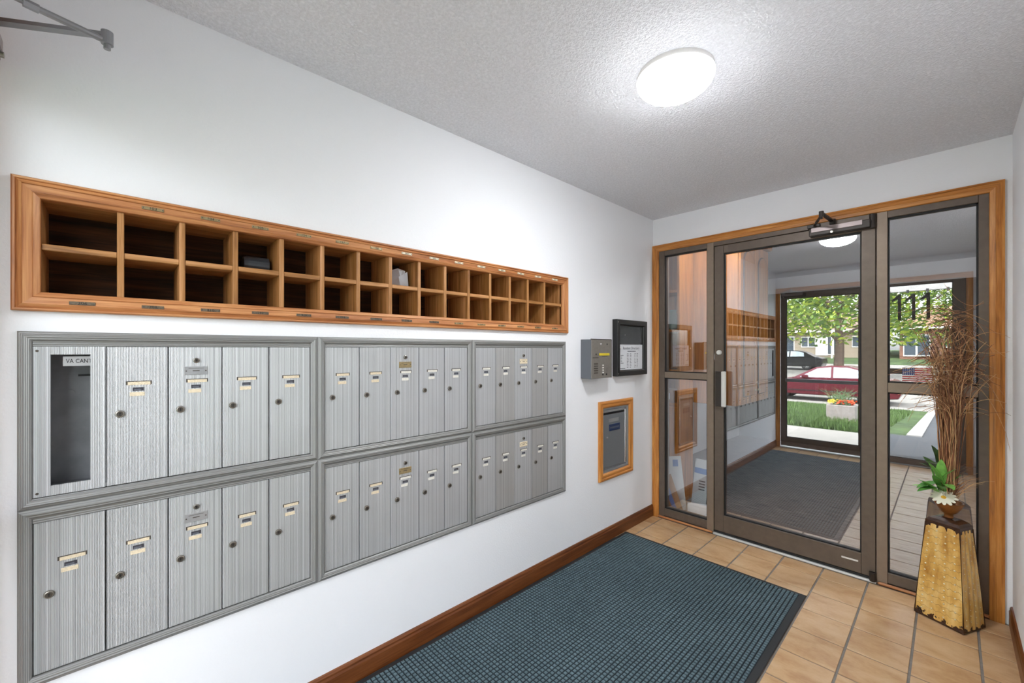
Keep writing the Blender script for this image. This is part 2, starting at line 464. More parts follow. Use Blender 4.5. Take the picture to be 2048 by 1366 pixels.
# thresholds and wooden strips
MB().cbox(.483, 1.398, YB-.022, YB+.085, 0, .014, .004).build('trim_5', plain('pale threshold', '#cfcfcd', .4, .2), kind='structure')
MB().cbox(.483, 1.398, YB-.004, YB+.06, .0135, .027, .001).build('trim_6', M['gasket'], kind='structure')
for nm, u0, u1 in (('trim_7', .05, .478), ('trim_8', 1.404, 1.835)):
    MB().cbox(u0, u1, YB-.018, YB-.0005, 0, .017, .006).build(nm, M['oak_x'], kind='structure')
MB().cbox(.05, 1.83, YF-.12, YF+.02, 0, .012, .004).build('trim_9', M['alu'], kind='structure')

# hardware on the inner door
hd = MB().cbox(.507, .552, YB-.038, YB-.001, .952, 1.205, .003).build('pull_handle', M['bronze_dk'], d1)
MB().cbox(.549, .581, YB-.047, YB-.026, .948, 1.207, .006).build('grip', M['whitemetal'], hd); lab(hd, 'bronze pull handle with a satin silver grip')
mb = MB(); mb.lathe([(.0001, -.010), (.013, -.010), (.017, -.007), (.0185, 0), (.0185, .004)], (.522, YB-.004, 1.343), 1, 20)
lc = mb.build('lock_cylinder', M['whitemetal'], d1, smooth=False); lab(lc, 'round silver lock cylinder above the pull handle')
MB().cbox(.4875, .4905, YB-.006, YB+.01, 1.290, 1.335, .001).build('strike_plate', M['chrome'], win1)
# hinges: pivots at top and bottom
mb = MB(); mb.tube([(1.382, YB-.014, 2.075), (1.382, YB-.014, 2.158)], .0155, 16); mb.box(1.366, 1.398, YB-.014, YB-.001, 2.078, 2.158); mb.build('hinge', M['bronze_dk'], d1)
mb = MB(); mb.tube([(1.382, YB-.016, .012), (1.382, YB-.016, .062)], .014, 16); mb.box(1.366, 1.398, YB-.016, YB-.001, .012, .062); mb.build('hinge', M['bronze_dk'], d1)
MB().cbox(1.235, 1.315, YB-.003, YB-.0005, .094, .104, .001).build('maker_tag', M['whiteb'], d1)
# closer
def closer(dr, to, ux0, ux1, pv, elbow, foot, dirt):
    body = MB(); p, q = to(ux0, 2.078, -.001), to(ux1, 2.126, .045); body.cbox(p[0], q[0], p[1], q[1], p[2], q[2], .004)
    b = body.build('closer_body', M['bronze_dk'], dr)
    mb = MB(); p, q = to(ux0+.012, 2.098, .045), to(ux1-.035, 2.128, .050); mb.cbox(p[0], q[0], p[1], q[1], p[2], q[2], .002); mb.build('cover_strip', M['closer'], b)
    mb = MB(); c = to(pv, 2.085, .05); mb.lathe([(.007, -.004), (.007, .004)], c, 1, 12); mb.build('valve_screw', M['lockring'], b)
    arm = MB(); z = 2.155; pp = to(pv, z, .022); el = to(elbow[0], z, elbow[1])
    arm.tube([(pp[0], pp[1], 2.12), (pp[0], pp[1], z+.012)], .016, 16)
    dx = Vector((el[0]-pp[0], el[1]-pp[1], 0)); nn = Vector((-dx.y, dx.x, 0)).normalized() * .011
    A = Vector((pp[0], pp[1], z-.004)); B = Vector((el[0], el[1], z-.004)); t = Vector((0, 0, .009))
    arm.sheet([A-nn, B-nn*.8, B+nn*.8, A+nn], t)
    arm.tube([(el[0], el[1], z-.022), (el[0], el[1], z+.010)], .012, 16)
    arm.tube([(el[0], el[1], z-.034), (el[0], el[1], z-.020)], .007, 10)
    f = to(*foot); ft = Vector((f[0], f[1], f[2])); e2 = Vector((el[0], el[1], z-.014)); mid = e2.lerp(ft, .55)
    arm.tube([e2, mid], .0075, 10); arm.tube([mid, ft], .0052, 8); arm.tube([mid - (ft-e2).normalized()*.012, mid + (ft-e2).normalized()*.012], .0095, 6)
    arm.cbox(ft.x-.033, ft.x+.033, ft.y-.010, ft.y+.010, ft.z-.011, ft.z+.011, .002)
    arm.build('closer_arm', dirt, b)
closer(d1, BW, 1.078, 1.375, 1.195, (1.180, .262), (1.098, 2.146, .012), M['bronze_dk'])
M['closer2'] = plain('grey closer arm', '#8e8e92', .36, .45)
closer(d2, FW, .070, .36, .10, (.232, .236), (.285, 2.146, .012), M['closer2'])
MB().cbox(.12, .90, YF+.004, YF+.05, .92, .965, .006).build('push_bar', M['alu'], d2)
# ---------------------------------------------------------------- pigeonhole cabinet
pg = thing('pigeonhole_cabinet', (0, .95, PIG[2]), 'long honey oak pigeonhole cabinet of thirty open compartments set in the white wall', 'cabinet')
PPROF = [(0, 0), (0, .014), (.003, .018), (.007, .018), (.009, .013), (.018, .019), (.020, .015), (.037, .013), (.039, .016), (.050, .010), (.052, .006), (.052, -.012)]
mitred('casing_board', PIG[0], PIG[1], PIG[2], PIG[3], PPROF, LW, (M['oak_z'], M['oak_y']), pg)
OY0, OY1, OZ0, OZ1 = PIG[0]+.052, PIG[1]-.052, PIG[2]+.0405, PIG[3]-.0485
DP = -.175
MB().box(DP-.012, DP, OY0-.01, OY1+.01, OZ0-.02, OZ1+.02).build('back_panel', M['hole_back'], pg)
MB().box(DP, -.004, OY0-.012, OY1+.012, OZ1, OZ1+.012).build('top_board', M['hole_y'], pg)
MB().box(DP, -.004, OY0-.012, OY1+.012, OZ0-.012, OZ0).build('bottom_board', M['hole_y'], pg)
for y in (OY0-.012, OY1): MB().box(DP, -.004, y, y+.012, OZ0-.012, OZ1+.012).build('side_board', M['hole_z'], pg)
DY = [.0125 + .1439*i for i in range(14)]
dv = MB().cbox(DP, .002, DY[0]-.0078, DY[0]+.0078, OZ0, OZ1, .0015).build('divider', M['hole_z'], pg)
for y in DY[1:]:
    c = dv.copy(); C.objects.link(c); c.location = (0, y-DY[0], 0)
edges = [OY0] + DY + [OY1]; SZ = 1.6445
for i in range(15):
    a = edges[i] + (.0078 if i else 0); b = edges[i+1] - (.0078 if i < 14 else 0)
    MB().cbox(DP, 0.0, a, b, SZ-.0085, SZ+.0085, .0015).build('shelf', M['hole_y'], pg)
TOP = ['103', '104', '105', '154', '157', '158', '201', '202', '203', '204', '205', '207', '209', '211']
BOT = ['206', '208', '210', '212', '213', '214', '215', '216', '217', '218', '219', '220', '221', '222', '223']
for row, nums in ((1, TOP), (0, BOT)):
    for i, s in enumerate(nums):
        col = i + (1 if row else 0)
        cy = (edges[col] + edges[col+1]) / 2 - (.0 if col else -.0); z = 1.7952 if row else 1.495
        mat = (M['brassplate'] if i < 6 else M['paperplate']) if row else (M['darkplate'] if i < 9 else M['brassplate'])
        pl = MB().cbox(.0125, .0165, cy-.026, cy+.026, z-.0048, z+.0048, .0008).build('number_plate', mat, pg)
        MB().lathe([(.0016, 0), (.0016, .0012)], (.0162, cy-.0225, z), 0, 8).lathe([(.0016, 0), (.0016, .0012)], (.0162, cy+.0225, z), 0, 8).build('pin', M['lockdark'], pl, kind='stuff')
        text('number', s, .0105, (.0168, cy, z), TL, M['ink'], pl, sx=1.25)
# what lies in two of the holes
mb = MB(); b0 = len(mb.v)
pts = [(-.080, .985, SZ+.0095), (-.140, .925, SZ+.0095), (-.136, .920, SZ+.085), (-.078, .955, SZ+.098), (-.066, .985, SZ+.088)]
mb.sheet(pts, (.004, -.004, 0)); mb.sheet([(-.062, 1.000, SZ+.0095), (-.082, .970, SZ+.0095), (-.082, .960, SZ+.06), (-.062, .994, SZ+.085)], (.003, -.002, 0))
tag(mb.build('folded_letter', plain('white letter', '#d6dae2', .6), org=(-.12, .94, SZ+.0095)), 'crumpled white letter standing in the eighth upper pigeonhole', 'letter')
mb = MB(); mb.tube([(-.112, .355, SZ+.040), (-.112, .425, SZ+.040)], .030, 20); mb.lathe([(.026, -.012), (.030, 0)], (-.112, .355, SZ+.040), 1, 20)
tag(mb.build('tape_roll', plain('dark slate plastic', '#4b5058', .3, .1), org=(-.112, .39, SZ+.0095)), 'dark slate roll lying at the back of the fourth upper pigeonhole', 'roll')

# ---------------------------------------------------------------- mailbox units
UW, UH = (MBX[1]-MBX[0])/3, (MBX[3]-MBX[2])/2
FW_ = .0265
MPROF = [(0, -.004), (0, .006), (.002, .008), (.011, .013), (.022, .010), (.0265, .006), (.0265, -.02)]
def door_plate(y0, y1, z0, z1, mat, parent):
    return MB().cbox(-.016, .003, y0+.0015, y1-.0013, z0, z1, .0012).build('mailbox_door', mat, parent)
def lockmesh(y, z, r, parent):
    mb = MB(); mb.m = 0
    mb.lathe([(r*1.0, 0), (r*1.02, .003), (r*.92, .0065), (r*.72, .0072), (r*.70, .0060)], (.002, y, z), 0, 20)
    mb.m = 1; mb.lathe([(r*.70, .0055), (r*.66, .0062), (.0001, .0064)], (.002, y, z), 0, 20)
    mb.m = 2; mb.box(.008, .0090, y-.0014, y+.0014, z-r*.42, z+r*.18); mb.lathe([(.0024, .0062), (.0024, .0069)], (.002, y, z+r*.15), 0, 10)
    return mb.build('lock', [M['lockring'], M['lockdark'], M['black']], parent)
def fittings(d, y0, z0, cream, rnd):
    j = lambda: rnd.uniform(-.0022, .0022)
    lockmesh(y0+.030, z0+.208, .0108, d)
    a, b = y0+.046+j(), y0+.099+j(); mb = MB(); mb.m = 0; mb.box(.0025, .0036, a-.002, b+.002, z0+.2925, z0+.3035); mb.m = 1; mb.box(.0030, .0044, a+.002, b-.001, z0+.2915, z0+.3010)
    mb.build('name_slot', [M['lockdark'], cream], d)
    mb = MB(); mb.m = 0; mb.box(.0025, .0038, y0+.058, y0+.083, z0+.2735, z0+.2840); mb.m = 1; mb.box(.0030, .0042, y0+.0605, y0+.0775, z0+.2745, z0+.2795); mb.build('number_window', [M['window'], M['inkgrey']], d)
    a = y0+.052+j(); MB().box(.0028, .0039, a, a+.0335, z0+.2585, z0+.2700).build('number_label', cream, d)
def plate(d, yc, z0, mat, rnd):
    lockmesh(yc, z0+.363, .0085, d)
    mb = MB(); mb.m = 0; mb.cbox(.002, .0046, yc-.031, yc+.031, z0+.316, z0+.343, .0008); mb.m = 1
    for s in (-1, 1): mb.lathe([(.0020, 0), (.0020, .0010)], (.0044, yc+s*.0255, z0+.329), 0, 8)
    mb.box(.0044, .0050, yc-.009, yc+.009, z0+.328, z0+.3305); mb.box(.0044, .0049, yc-.020, yc+.020, z0+.3368, z0+.3380)
    mb.build('key_plate', [mat, M['lockdark']], d)
unames = ['ribbed aluminium mailbox unit whose end compartment shows a VACANT note', 'upper aluminium mailbox unit with a tan key plate, next to the VACANT unit', 'upper narrow-looking aluminium mailbox unit at the end nearest the intercom',
          'lower aluminium mailbox unit directly under the one with the VACANT note', 'lower aluminium mailbox unit in the middle of the bottom row', 'lower aluminium mailbox unit at the end nearest the drop box']
for ui in range(6):
    cx, row = ui % 3, ui // 3
    y0 = MBX[0] + UW*cx; z0 = MBX[2] + (UH if row == 0 else 0); rnd = random.Random(ui + 3)
    u = thing('mailbox_unit', (0, y0+UW/2, z0), unames[ui], 'mailbox', 'wall mailbox units')
    mitred('frame_rail', y0, y0+UW, z0, z0+UH, MPROF, LW, (M['alu_frame_y'], M['alu_frame_z']), u)
    MB().box(-.150, -.018, y0+.012, y0+UW-.012, z0+.012, z0+UH-.012).build('housing', M['boxdark'], u) if ui else None
    MB().cbox(-.016, .0045, y0+FW_, y0+UW-FW_, z0+UH-.040, z0+UH-.0255, .001).build('header_strip', M['alu_frame_z'], u)
    MB().box(-.020, -.0165, y0+.02, y0+UW-.02, z0+.02, z0+UH-.02).build('gap_backing', M['black'], u) if ui else None
    dw = (UW - 2*FW_)/5; dz0, dz1 = z0+.0285, z0+UH-.0405
    for k_ in range(5):
        a = y0+FW_+dw*k_
        mat = M['alu_door'][0 if cx == 0 else 1 + (k_ % 2 if cx == 2 else 0)]
        if ui == 0 and k_ == 0:
            d = empty('mailbox_door', (0, a+dw/2, dz0)); d.parent = u; d.location = Vector((0, a+dw/2, dz0)) - Vector(ORG[u.name])
            lab(d, 'mailbox front cut open by a tall dark window showing a VACANT note')
            for q in ((a+.0008, a+.0325, dz0, dz1), (a+.109, a+dw-.0008, dz0, dz1), (a+.0325, a+.109, dz0, dz0+.0265), (a+.0325, a+.109, dz1-.022, dz1)):
                MB().box(-.004, .003, *q).build('front_strip', M['alu_door'][0], d)
            mb = MB(); mb.box(-.115, -.110, a+.004, a+dw-.004, dz0+.004, dz1-.004)
            for q in ((a+.004, a+.008, dz0+.004, dz1-.004), (a+dw-.008, a+dw-.004, dz0+.004, dz1-.004), (a+.004, a+dw-.004, dz0+.004, dz0+.008), (a+.004, a+dw-.004, dz1-.008, dz1-.004)): mb.box(-.112, -.0045, *q)
            mb.lathe([(.009, 0), (.009, .004)], (-.110, a+.065, dz0+.27), 0, 16)
            mb.build('compartment', M['boxdark'], d)
            MB().box(-.109, -.106, a+.080, a+.112, dz0+.318, dz0+.324).build('inner_slot', M['black'], d)
            nt = MB().box(-.0075, -.0065, a+.055, a+.128, dz0+.352, dz0+.379).build('vacant_note', plain('note paper', '#a9a9a9', .8), d)
            text('lettering', 'VA CANT', .0165, (-.0060, a+.0862, dz0+.3655), TL, M['ink'], d, sx=.72)
            for zz in (dz0+.010, dz1-.012): MB().lathe([(.0034, 0), (.0028, .0016)], (.003, a+.008, zz), 0, 10).build('screw', M['lockdark'], d)
            MB().box(-.150, -.118, y0+.012, y0+UW-.012, z0+.012, z0+UH-.012).build('housing', M['boxdark'], u)
            MB().box(-.020, -.0165, a+dw+.002, y0+UW-.02, z0+.02, z0+UH-.02).build('gap_backing', M['black'], u)
            continue
        d = door_plate(a, a+dw, dz0, dz1, mat, u)
        cream = M['cream'] if cx == 0 or (cx == 1 and k_ < 2) else M['creamw']
        fittings(d, a, dz0, cream, rnd)
        if k_ == 2: plate(d, a+dw/2, dz0, M['alu'] if cx == 0 else M['brassplate'] if cx == 1 else M['cream'], rnd)

# ---------------------------------------------------------------- intercom, directory, drop box
ic = thing('intercom', (0, 2.40, 1.163), 'grey boxy door intercom panel with a yellow strip and button rows on white wall', 'intercom')
ID = .088; iy0, iy1, iz0, iz1 = 2.242, 2.475, 1.173, 1.432
MB().cbox(0, ID-.004, iy0, iy1, iz0, iz1, .003).build('housing', M['slate'], ic)
fp = MB().cbox(ID-.004, ID, iy0+.002, iy1-.002, iz0+.002, iz1-.002, .001).build('faceplate', M['taupe'], ic)
mb = MB(); mb.tube([(ID-.004, iy0-.001, iz1+.001), (ID-.004, iy1+.001, iz1+.001)], .003, 6); mb.tube([(ID-.003, iy1, iz1), (ID-.003, iy1, iz0)], .004, 6); mb.build('edge_trim', M['bronze_dk'], ic)
fy = lambda q: iy0 + q*(iy1-iy0); fz = lambda q: iz1 - q*(iz1-iz0)
MB().lathe([(.0085, 0), (.0075, .003), (.0001, .004)], (ID, fy(.46), fz(.12)), 0, 16).build('camera_lens', M['chrome'], ic)
MB().lathe([(.006, 0), (.005, .001)], (ID, fy(.77), fz(.12)), 0, 12).build('key_switch', M['black'], ic)
MB().cbox(ID, ID+.003, fy(.36), fy(.88), fz(.415), fz(.355), .001).build('display_strip', M['yellow'], ic)
MB().lathe([(.006, 0), (.005, .003)], (ID, fy(.22), fz(.38)), 0, 12).build('round_button', M['lockdark'], ic)
mb = MB(); mb.box(ID, ID+.0008, fy(.06), fy(.34), fz(.475), fz(.463)); mb.box(ID, ID+.0008, fy(.52), fy(.78), fz(.445), fz(.435)); mb.build('small_print', M['ink'], ic, kind='stuff')
for i in range(5): MB().cbox(ID-.001, ID+.002, fy(.12), fy(.31), fz(.635+.058*i), fz(.61+.058*i), .001).build('speaker_slot', M['lockdark'], ic)
for i in range(4):
    for c_, mt in ((.52, 'whiteb'), (.70, 'taupe')): MB().cbox(ID, ID+.003, fy(c_), fy(c_+.075), fz(.685+.062*i), fz(.65+.062*i), .0012).build('button', M[mt], ic)
for c_ in (.55, .73): MB().lathe([(.006, 0), (.006, .002)], (ID, fy(c_), fz(.905)), 0, 12).build('button', M['black'], ic)

dr = thing('directory_case', (0, 2.85, 1.163), 'shallow black framed glazed directory case hanging beside the glass door', 'display case')
qy0, qy1, qz0, qz1 = 2.623, 3.052, 1.170, 1.585; QD = .042
to_dir = lambda u, v, h: (h, u, v)
mitred('frame_rail', qy0, qy1, qz0, qz1, [(0, 0), (0, QD-.004), (.003, QD), (.034, QD), (.042, QD-.006), (.046, QD-.014), (.046, 0)], to_dir, (M['blackpaint'], M['blackpaint']), dr)
MB().box(0, .008, qy0+.04, qy1-.04, qz0+.04, qz1-.04).build('backing_board', plain('dark felt', '#23211f', .8, 0, .2, 20), dr)
MB().box(.026, .028, qy0+.044, qy1-.044, qz0+.044, qz1-.044).build('glass_pane', M['caseglass'], dr)
MB().lathe([(.008, 0), (.007, .004), (.0001, .006)], (QD, qy0+.040, qz0+.205), 0, 12).build('knob', M['whiteb'], dr)
for z in (qz0+.02, qz1-.02): MB().lathe([(.005, 0), (.004, .002)], (QD, qy0+.012, z), 0, 10).build('screw', M['lockring'], dr)
MB().lathe([(.005, 0), (.004, .003)], (.028, qy0+.125, qz1-.112), 0, 10).build('glass_screw', M['chrome'], dr)
ds = MB(); py0, py1, pz0, pz1 = qy0+.044, qy1-.058, qz0+.040, qz0+.232
ds.box(.0295, .0302, py0, py1, pz0, pz1)
ds = tag(ds.build('directory_sheet', M['paper'], org=(.0295, (py0+py1)/2, pz0)), 'printed white resident directory sheet behind the glass of the black case', 'paper')
text('heading', 'Resident Directory', .030, (.0306, (py0+py1)/2, pz1-.028), TL, M['inkgrey'], ds)
mb = MB()
rr = random.Random(5)
for a, b, z in ((.34, .70, .050),):
    n = 11
    for i in range(n):
        s = py0 + (py1-py0)*(a + (b-a)*i/n); mb.box(.0302, .0305, s, s + (py1-py0)*(b-a)/n*.75, pz1-z-.005, pz1-z+.003)
for i in range(10):
    z = pz1-.070-.0112*i
    for c_, w in ((.31, .08), (.44, .06), (.64, .06), (.74, .06)):
        w2 = w*rr.uniform(.6, 1.1); mb.box(.0302, .0305, py0+(py1-py0)*c_, py0+(py1-py0)*(c_+w2), z-.002, z+.002)
    if 0 < i < 7: mb.box(.0302, .0305, py0+(py1-py0)*.05, py0+(py1-py0)*(.05+rr.uniform(.04, .12)), z-.002, z+.002)
mb.box(.0302, .0305, py0+(py1-py0)*.03, py0+(py1-py0)*.24, pz0+.012, pz0+.016)
mb.build('small_print', M['inkgrey'], ds, kind='stuff')

db = thing('mail_drop_box', (0, 2.66, DRP[2]), 'flush grey steel mail drop box in an oak frame low on the white wall', 'mail box')
DPROF = [(0, 0), (0, .014), (.008, .018), (.016, .018), (.022, .013), (.040, .015), (.046, .010), (.050, .006), (.050, -.015)]
mitred('frame_rail', DRP[0], DRP[1], DRP[2], DRP[3], DPROF, LW, (M['case_z'], M['case_y']), db)
by0, by1, bz0, bz1 = DRP[0]+.05, DRP[1]-.05, DRP[2]+.05, DRP[3]-.05
MB().box(-.09, -.012, by0-.004, by1+.004, bz0-.004, bz1+.004).build('housing', M['boxdark'], db)
mitred('inner_rim', by0, by1, bz0, bz1, [(0, -.012), (0, .003), (.012, .003), (.014, -.004), (.014, -.012)], LW, (M['alu'], M['alu']), db)
MB().cbox(-.012, -.002, by0+.016, by1-.052, bz0+.030, bz1-.052, .0015).build('door', M['steel'], db)
MB().cbox(-.012, .004, by1-.050, by1-.032, bz0+.030, bz1-.028, .003).build('bright_edge', M['chrome'], db)
MB().box(-.012, -.006, by0+.016, by1-.052, bz1-.050, bz1-.036).build('slot', M['black'], db)
MB().cbox(-.012, .002, by0+.014, by1-.052, bz1-.034, bz1-.016, .002).build('hood', M['alu'], db)
MB().cbox(-.002, .0, by0+.090, by0+.230, bz1-.172, bz1-.124, .0008).build('blue_label', M['blue'], db)
mb = MB(); mb.box(-.002, -.0012, by0+.085, by0+.215, bz1-.108, bz1-.082); mb.build('embossed_panel', M['alu'], db)
mb = MB()
for i in range(7): mb.box(0, .0004, by0+.102+.017*i, by0+.113+.017*i, bz1-.154, bz1-.143)
mb.build('label_print', M['inkgrey'], db, kind='stuff')
mb = MB(); mb.m = 0; mb.lathe([(.010, 0), (.009, .005), (.0001, .006)], (-.002, by0+.062, bz0+.246), 0, 16); mb.build('lock', M['chrome'], db)

# ---------------------------------------------------------------- ceiling lamps
def lamp(x, y, r, label, edge, face, group=None, cat='ceiling light'):
    L = thing('ceiling_lamp', (x, y, H), label, cat, group)
    MB().lathe([(r*.98, 0), (r*.98, -.018), (r*.90, -.022)], (x, y, H-.0005), 2, 48).build('base_ring', plain('white enamel', '#e3e0dd', .5), L, smooth=False)
    k = N('lit opal diffuser'); k.set(Roughness=.35)
    k.b.inputs['Base Color'].default_value = (.85, .85, .84, 1)
    k.b.inputs['Emission Color'].default_value = (.95, .975, 1, 1)
    g = k.n('NewGeometry'); sp_ = k.n('SeparateXYZ'); k.l(g.outputs['Normal'], sp_.inputs[0])
    mr = k.n('MapRange'); mr.inputs['From Min'].default_value = -.5; mr.inputs['From Max'].default_value = -1.0
    mr.inputs['To Min'].default_value = edge; mr.inputs['To Max'].default_value = face
    k.l(sp_.outputs[2], mr.inputs['Value']); k.l(mr.outputs[0], k.b.inputs['Emission Strength'])
    pr = [(r*.93, -.016)] + [(r*math.cos(a), -.020 - .070*math.sin(a)) for a in [R(q) for q in range(0, 91, 9)]]
    pr[-1] = (.0001, pr[-1][1])
    MB().lathe(pr, (x, y, H), 2, 48).build('diffuser', k.m, L, smooth=True)
    return L
lamp(.962, 1.565, .142, 'round frosted white ceiling light glowing on the textured ceiling', LAMP_EDGE, LAMP_FACE)

# ---------------------------------------------------------------- entrance mat
mx0, mx1, my0, my1 = .016, 1.147, .02, 2.774
mt = thing('entrance_mat', ((mx0+mx1)/2, (my0+my1)/2, 0), 'large dark blue waffle entrance mat with a black rubber edge on the tiles', 'mat')
mitred('rubber_border', mx0, mx1, my0, my1, [(0, .0005), (.004, .004), (.026, .006), (.030, .0065), (.030, .0005)], lambda u, v, h: (u, v, h), (plain('black rubber', '#26282a', .6), plain('black rubber b', '#26282a', .6)), mt)
k = N('blue waffle carpet'); k.set(Roughness=.95)
sp = k.noise(k.coord(), 420, 3, .7); la = k.noise(k.coord(), 2.2, 2)
mxn = k.n('Math', operation='MULTIPLY_ADD'); k.l(la, mxn.inputs[0]); mxn.inputs[1].default_value = .18; k.l(sp, mxn.inputs[2])
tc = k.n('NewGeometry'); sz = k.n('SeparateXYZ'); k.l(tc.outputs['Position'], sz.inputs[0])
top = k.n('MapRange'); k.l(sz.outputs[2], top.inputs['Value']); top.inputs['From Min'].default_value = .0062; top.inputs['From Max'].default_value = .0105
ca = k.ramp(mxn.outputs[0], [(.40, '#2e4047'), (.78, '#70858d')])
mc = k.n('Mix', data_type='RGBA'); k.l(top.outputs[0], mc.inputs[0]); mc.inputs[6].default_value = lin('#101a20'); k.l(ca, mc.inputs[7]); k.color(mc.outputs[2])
M['matc'] = k.m
mb = MB(); q = .030; ux0, ux1, uy0, uy1 = mx0+q, mx1-q, my0+q, my1-q; pit = .0192
nx = int((ux1-ux0)/pit); ny = int((uy1-uy0)/pit); px_ = (ux1-ux0)/nx; py_ = (uy1-uy0)/ny
V = [(ux0, uy0, .0062), (ux1, uy0, .0062), (ux1, uy1, .0062), (ux0, uy1, .0062)]; Fq = [(0, 1, 2, 3)]
rn = random.Random(2)
for i in range(nx):
    for j in range(ny):
        a = ux0+px_*(i+.5); b = uy0+py_*(j+.5); h1, h2 = px_*.42, px_*.31; z = .0104 + rn.uniform(-.0006, .0006); o = len(V)
        for hh, zz in ((h1, .0062), (h2, z)):
            V += [(a-hh, b-hh, zz), (a+hh, b-hh, zz), (a+hh, b+hh, zz), (a-hh, b+hh, zz)]
        Fq += [(o+4, o+5, o+6, o+7)] + [(o+t, o+(t+1) % 4, o+4+(t+1) % 4, o+4+t) for t in range(4)]
mb.v = V; mb.f = Fq; mb.mi = [0]*len(Fq)
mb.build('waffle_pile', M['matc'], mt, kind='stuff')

# ---------------------------------------------------------------- tall vase with dried stems
vc = Vector((1.689, 3.052, 0)); va = math.atan2(-.085, .172)
U = Vector((math.cos(va), math.sin(va), 0)); W = Vector((-math.sin(va), math.cos(va), 0))
vz = thing('floor_vase', tuple(vc), 'tall tapered gold studded floor vase standing in the corner on the tiles', 'vase')
def vp(u, w, z, hw, hd): return vc + U*(u*hw) + W*(w*hd) + Vector((0, 0, z))
k = N('amber glazed vase'); k.set(Roughness=.28); k.b.inputs['Coat Weight'].default_value = .4
a = k.noise(k.coord((9, 9, 3)), 2.0, 4, .6); k.color(k.ramp(a, [(.3, '#b07a2c'), (.5, '#dcae5c'), (.72, '#f2d795')])); k.bump(k.noise(k.coord(), 60, 3), .15, .004); M['vase'] = k.m
M['vasedk'] = plain('dark brown glaze', '#3c2415', .25, 0, .3, 60)
M['vasecu'] = plain('copper brown glaze', '#8a5524', .28, .3, .25, 40)
def prism(mb, rings):
    vs = []
    for z, hw, hd in rings: vs += [vp(-1, -1, z, hw, hd), vp(1, -1, z, hw, hd), vp(1, 1, z, hw, hd), vp(-1, 1, z, hw, hd)]
    n = len(rings); fs = [(4*i+t, 4*i+(t+1) % 4, 4*i+4+(t+1) % 4, 4*i+4+t) for i in range(n-1) for t in range(4)] + [(3, 2, 1, 0), tuple(4*(n-1)+t for t in range(4))]
    mb.add(vs, fs)
hwz = lambda z: .096 - .030*(z/.49)**1.15; hdz = lambda z: .083 - .034*(z/.49)**1.1
mb = MB(); zs_ = [.012 + .466*i/16 for i in range(17)]; loop = [(-1 + 2*i/20, -1, 1) for i in range(20)] + [(1, -1 + 2*i/20, 1) for i in range(20)] + [(1 - 2*i/4, 1, 0) for i in range(4)] + [(-1, 1 - 2*i/4, 0) for i in range(4)]
for z in zs_:
    for a_, b_, w_ in loop:
        q = vp(a_, b_, z, hwz(z), hdz(z)); t_ = a_ if b_ == -1 else b_
        n_ = -W if b_ == -1 and abs(a_) < 1 else U if a_ == 1 and abs(b_) < 1 else Vector((0, 0, 0))
        mb.v.append(tuple(q + n_*(w_*.0035*(.5 + .5*math.cos(t_*math.pi*4 + .3))*(1 - t_*t_))))
L_ = len(loop); mb.f = [(i*L_+j, i*L_+(j+1) % L_, (i+1)*L_+(j+1) % L_, (i+1)*L_+j) for i in range(16) for j in range(L_)] + [tuple(range(L_)), tuple(16*L_+j for j in range(L_))]; mb.mi = [0]*len(mb.f)
mb.build('body', M['vase'], vz)
mb = MB(); prism(mb, [(0, .094, .081), (.004, .098, .085), (.010, .098, .085), (.014, .0965, .0835)]); mb.build('foot', M['vasedk'], vz)
mb = MB(); prism(mb, [(.476, hwz(.476)+.0015, hdz(.476)+.0015), (.492, hwz(.49)+.002, hdz(.49)+.002), (.505, hwz(.49)-.008, hdz(.49)-.006), (.516, .038, .030), (.520, .02, .018)]); mb.build('shoulder', M['vasedk'], vz)
mb = MB(); mb.lathe([(.020, .514), (.017, .524), (.018, .538), (.030, .546), (.046, .572), (.056, .592), (.058, .598), (.053, .598), (.040, .570), (.02, .556), (.0001, .552)], tuple(vc), 2, 28); mb.build('neck', M['vasecu'], vz, smooth=True)
M['stud'] = plain('pearly stud', '#ecd9ac', .22, .2)
mb = MB()
def dome(mb, c, nrm, r):
    n = nrm.normalized(); t = n.orthogonal().normalized(); b = n.cross(t); vs = []
    for rr_, hh in ((1, 0), (.75, .5)):
        for j in range(8): g = j*math.pi/4; vs.append(c + (t*math.cos(g)+b*math.sin(g))*r*rr_ + n*r*hh)
    vs.append(c + n*r*.75)
    mb.add(vs, [(j, (j+1) % 8, 8+(j+1) % 8, 8+j) for j in range(8)] + [(8+j, 8+(j+1) % 8, 16) for j in range(8)])
for f in range(2):
    cols = (-.72, -.28, .22, .70)
    for ci, c_ in enumerate(cols):
        rows = 13 if f == 0 else 16
        for r_ in range(rows):
            z = .04 + .425*(r_ + .5*(ci % 2))/rows
            if f == 0: p = vp(c_, -1, z, hwz(z), hdz(z)) - W*.0022; nn = -W + Vector((0, 0, .07))
            else: p = vp(1, c_, z, hwz(z), hdz(z)) + U*.002; nn = U + Vector((0, 0, .06))
            dome(mb, p, nn, .0044 if f == 0 else .003)
mb.build('studs', M['stud'], vz, smooth=True, kind='stuff')
mb = MB()        # scratched relief lines that join the studs
for r_ in range(13):
    z = .056 + .425*r_/13; pts = []
    for i in range(17):
        c_ = -1 + i/8; zz = z + .005*math.sin(i*2.4 + r_); pts.append(vp(c_*.97, -1.0, zz, hwz(zz), hdz(zz)) - W*(.0005 + .0035*(.5 + .5*math.cos(c_*math.pi*4 + .3))*(1 - c_*c_)))
    mb.tube(pts, .0011, 4)
mb.build('relief_line', plain('brown relief line', '#b58a45', .4), vz, kind='stuff')
mb = MB()
rr = random.Random(11)
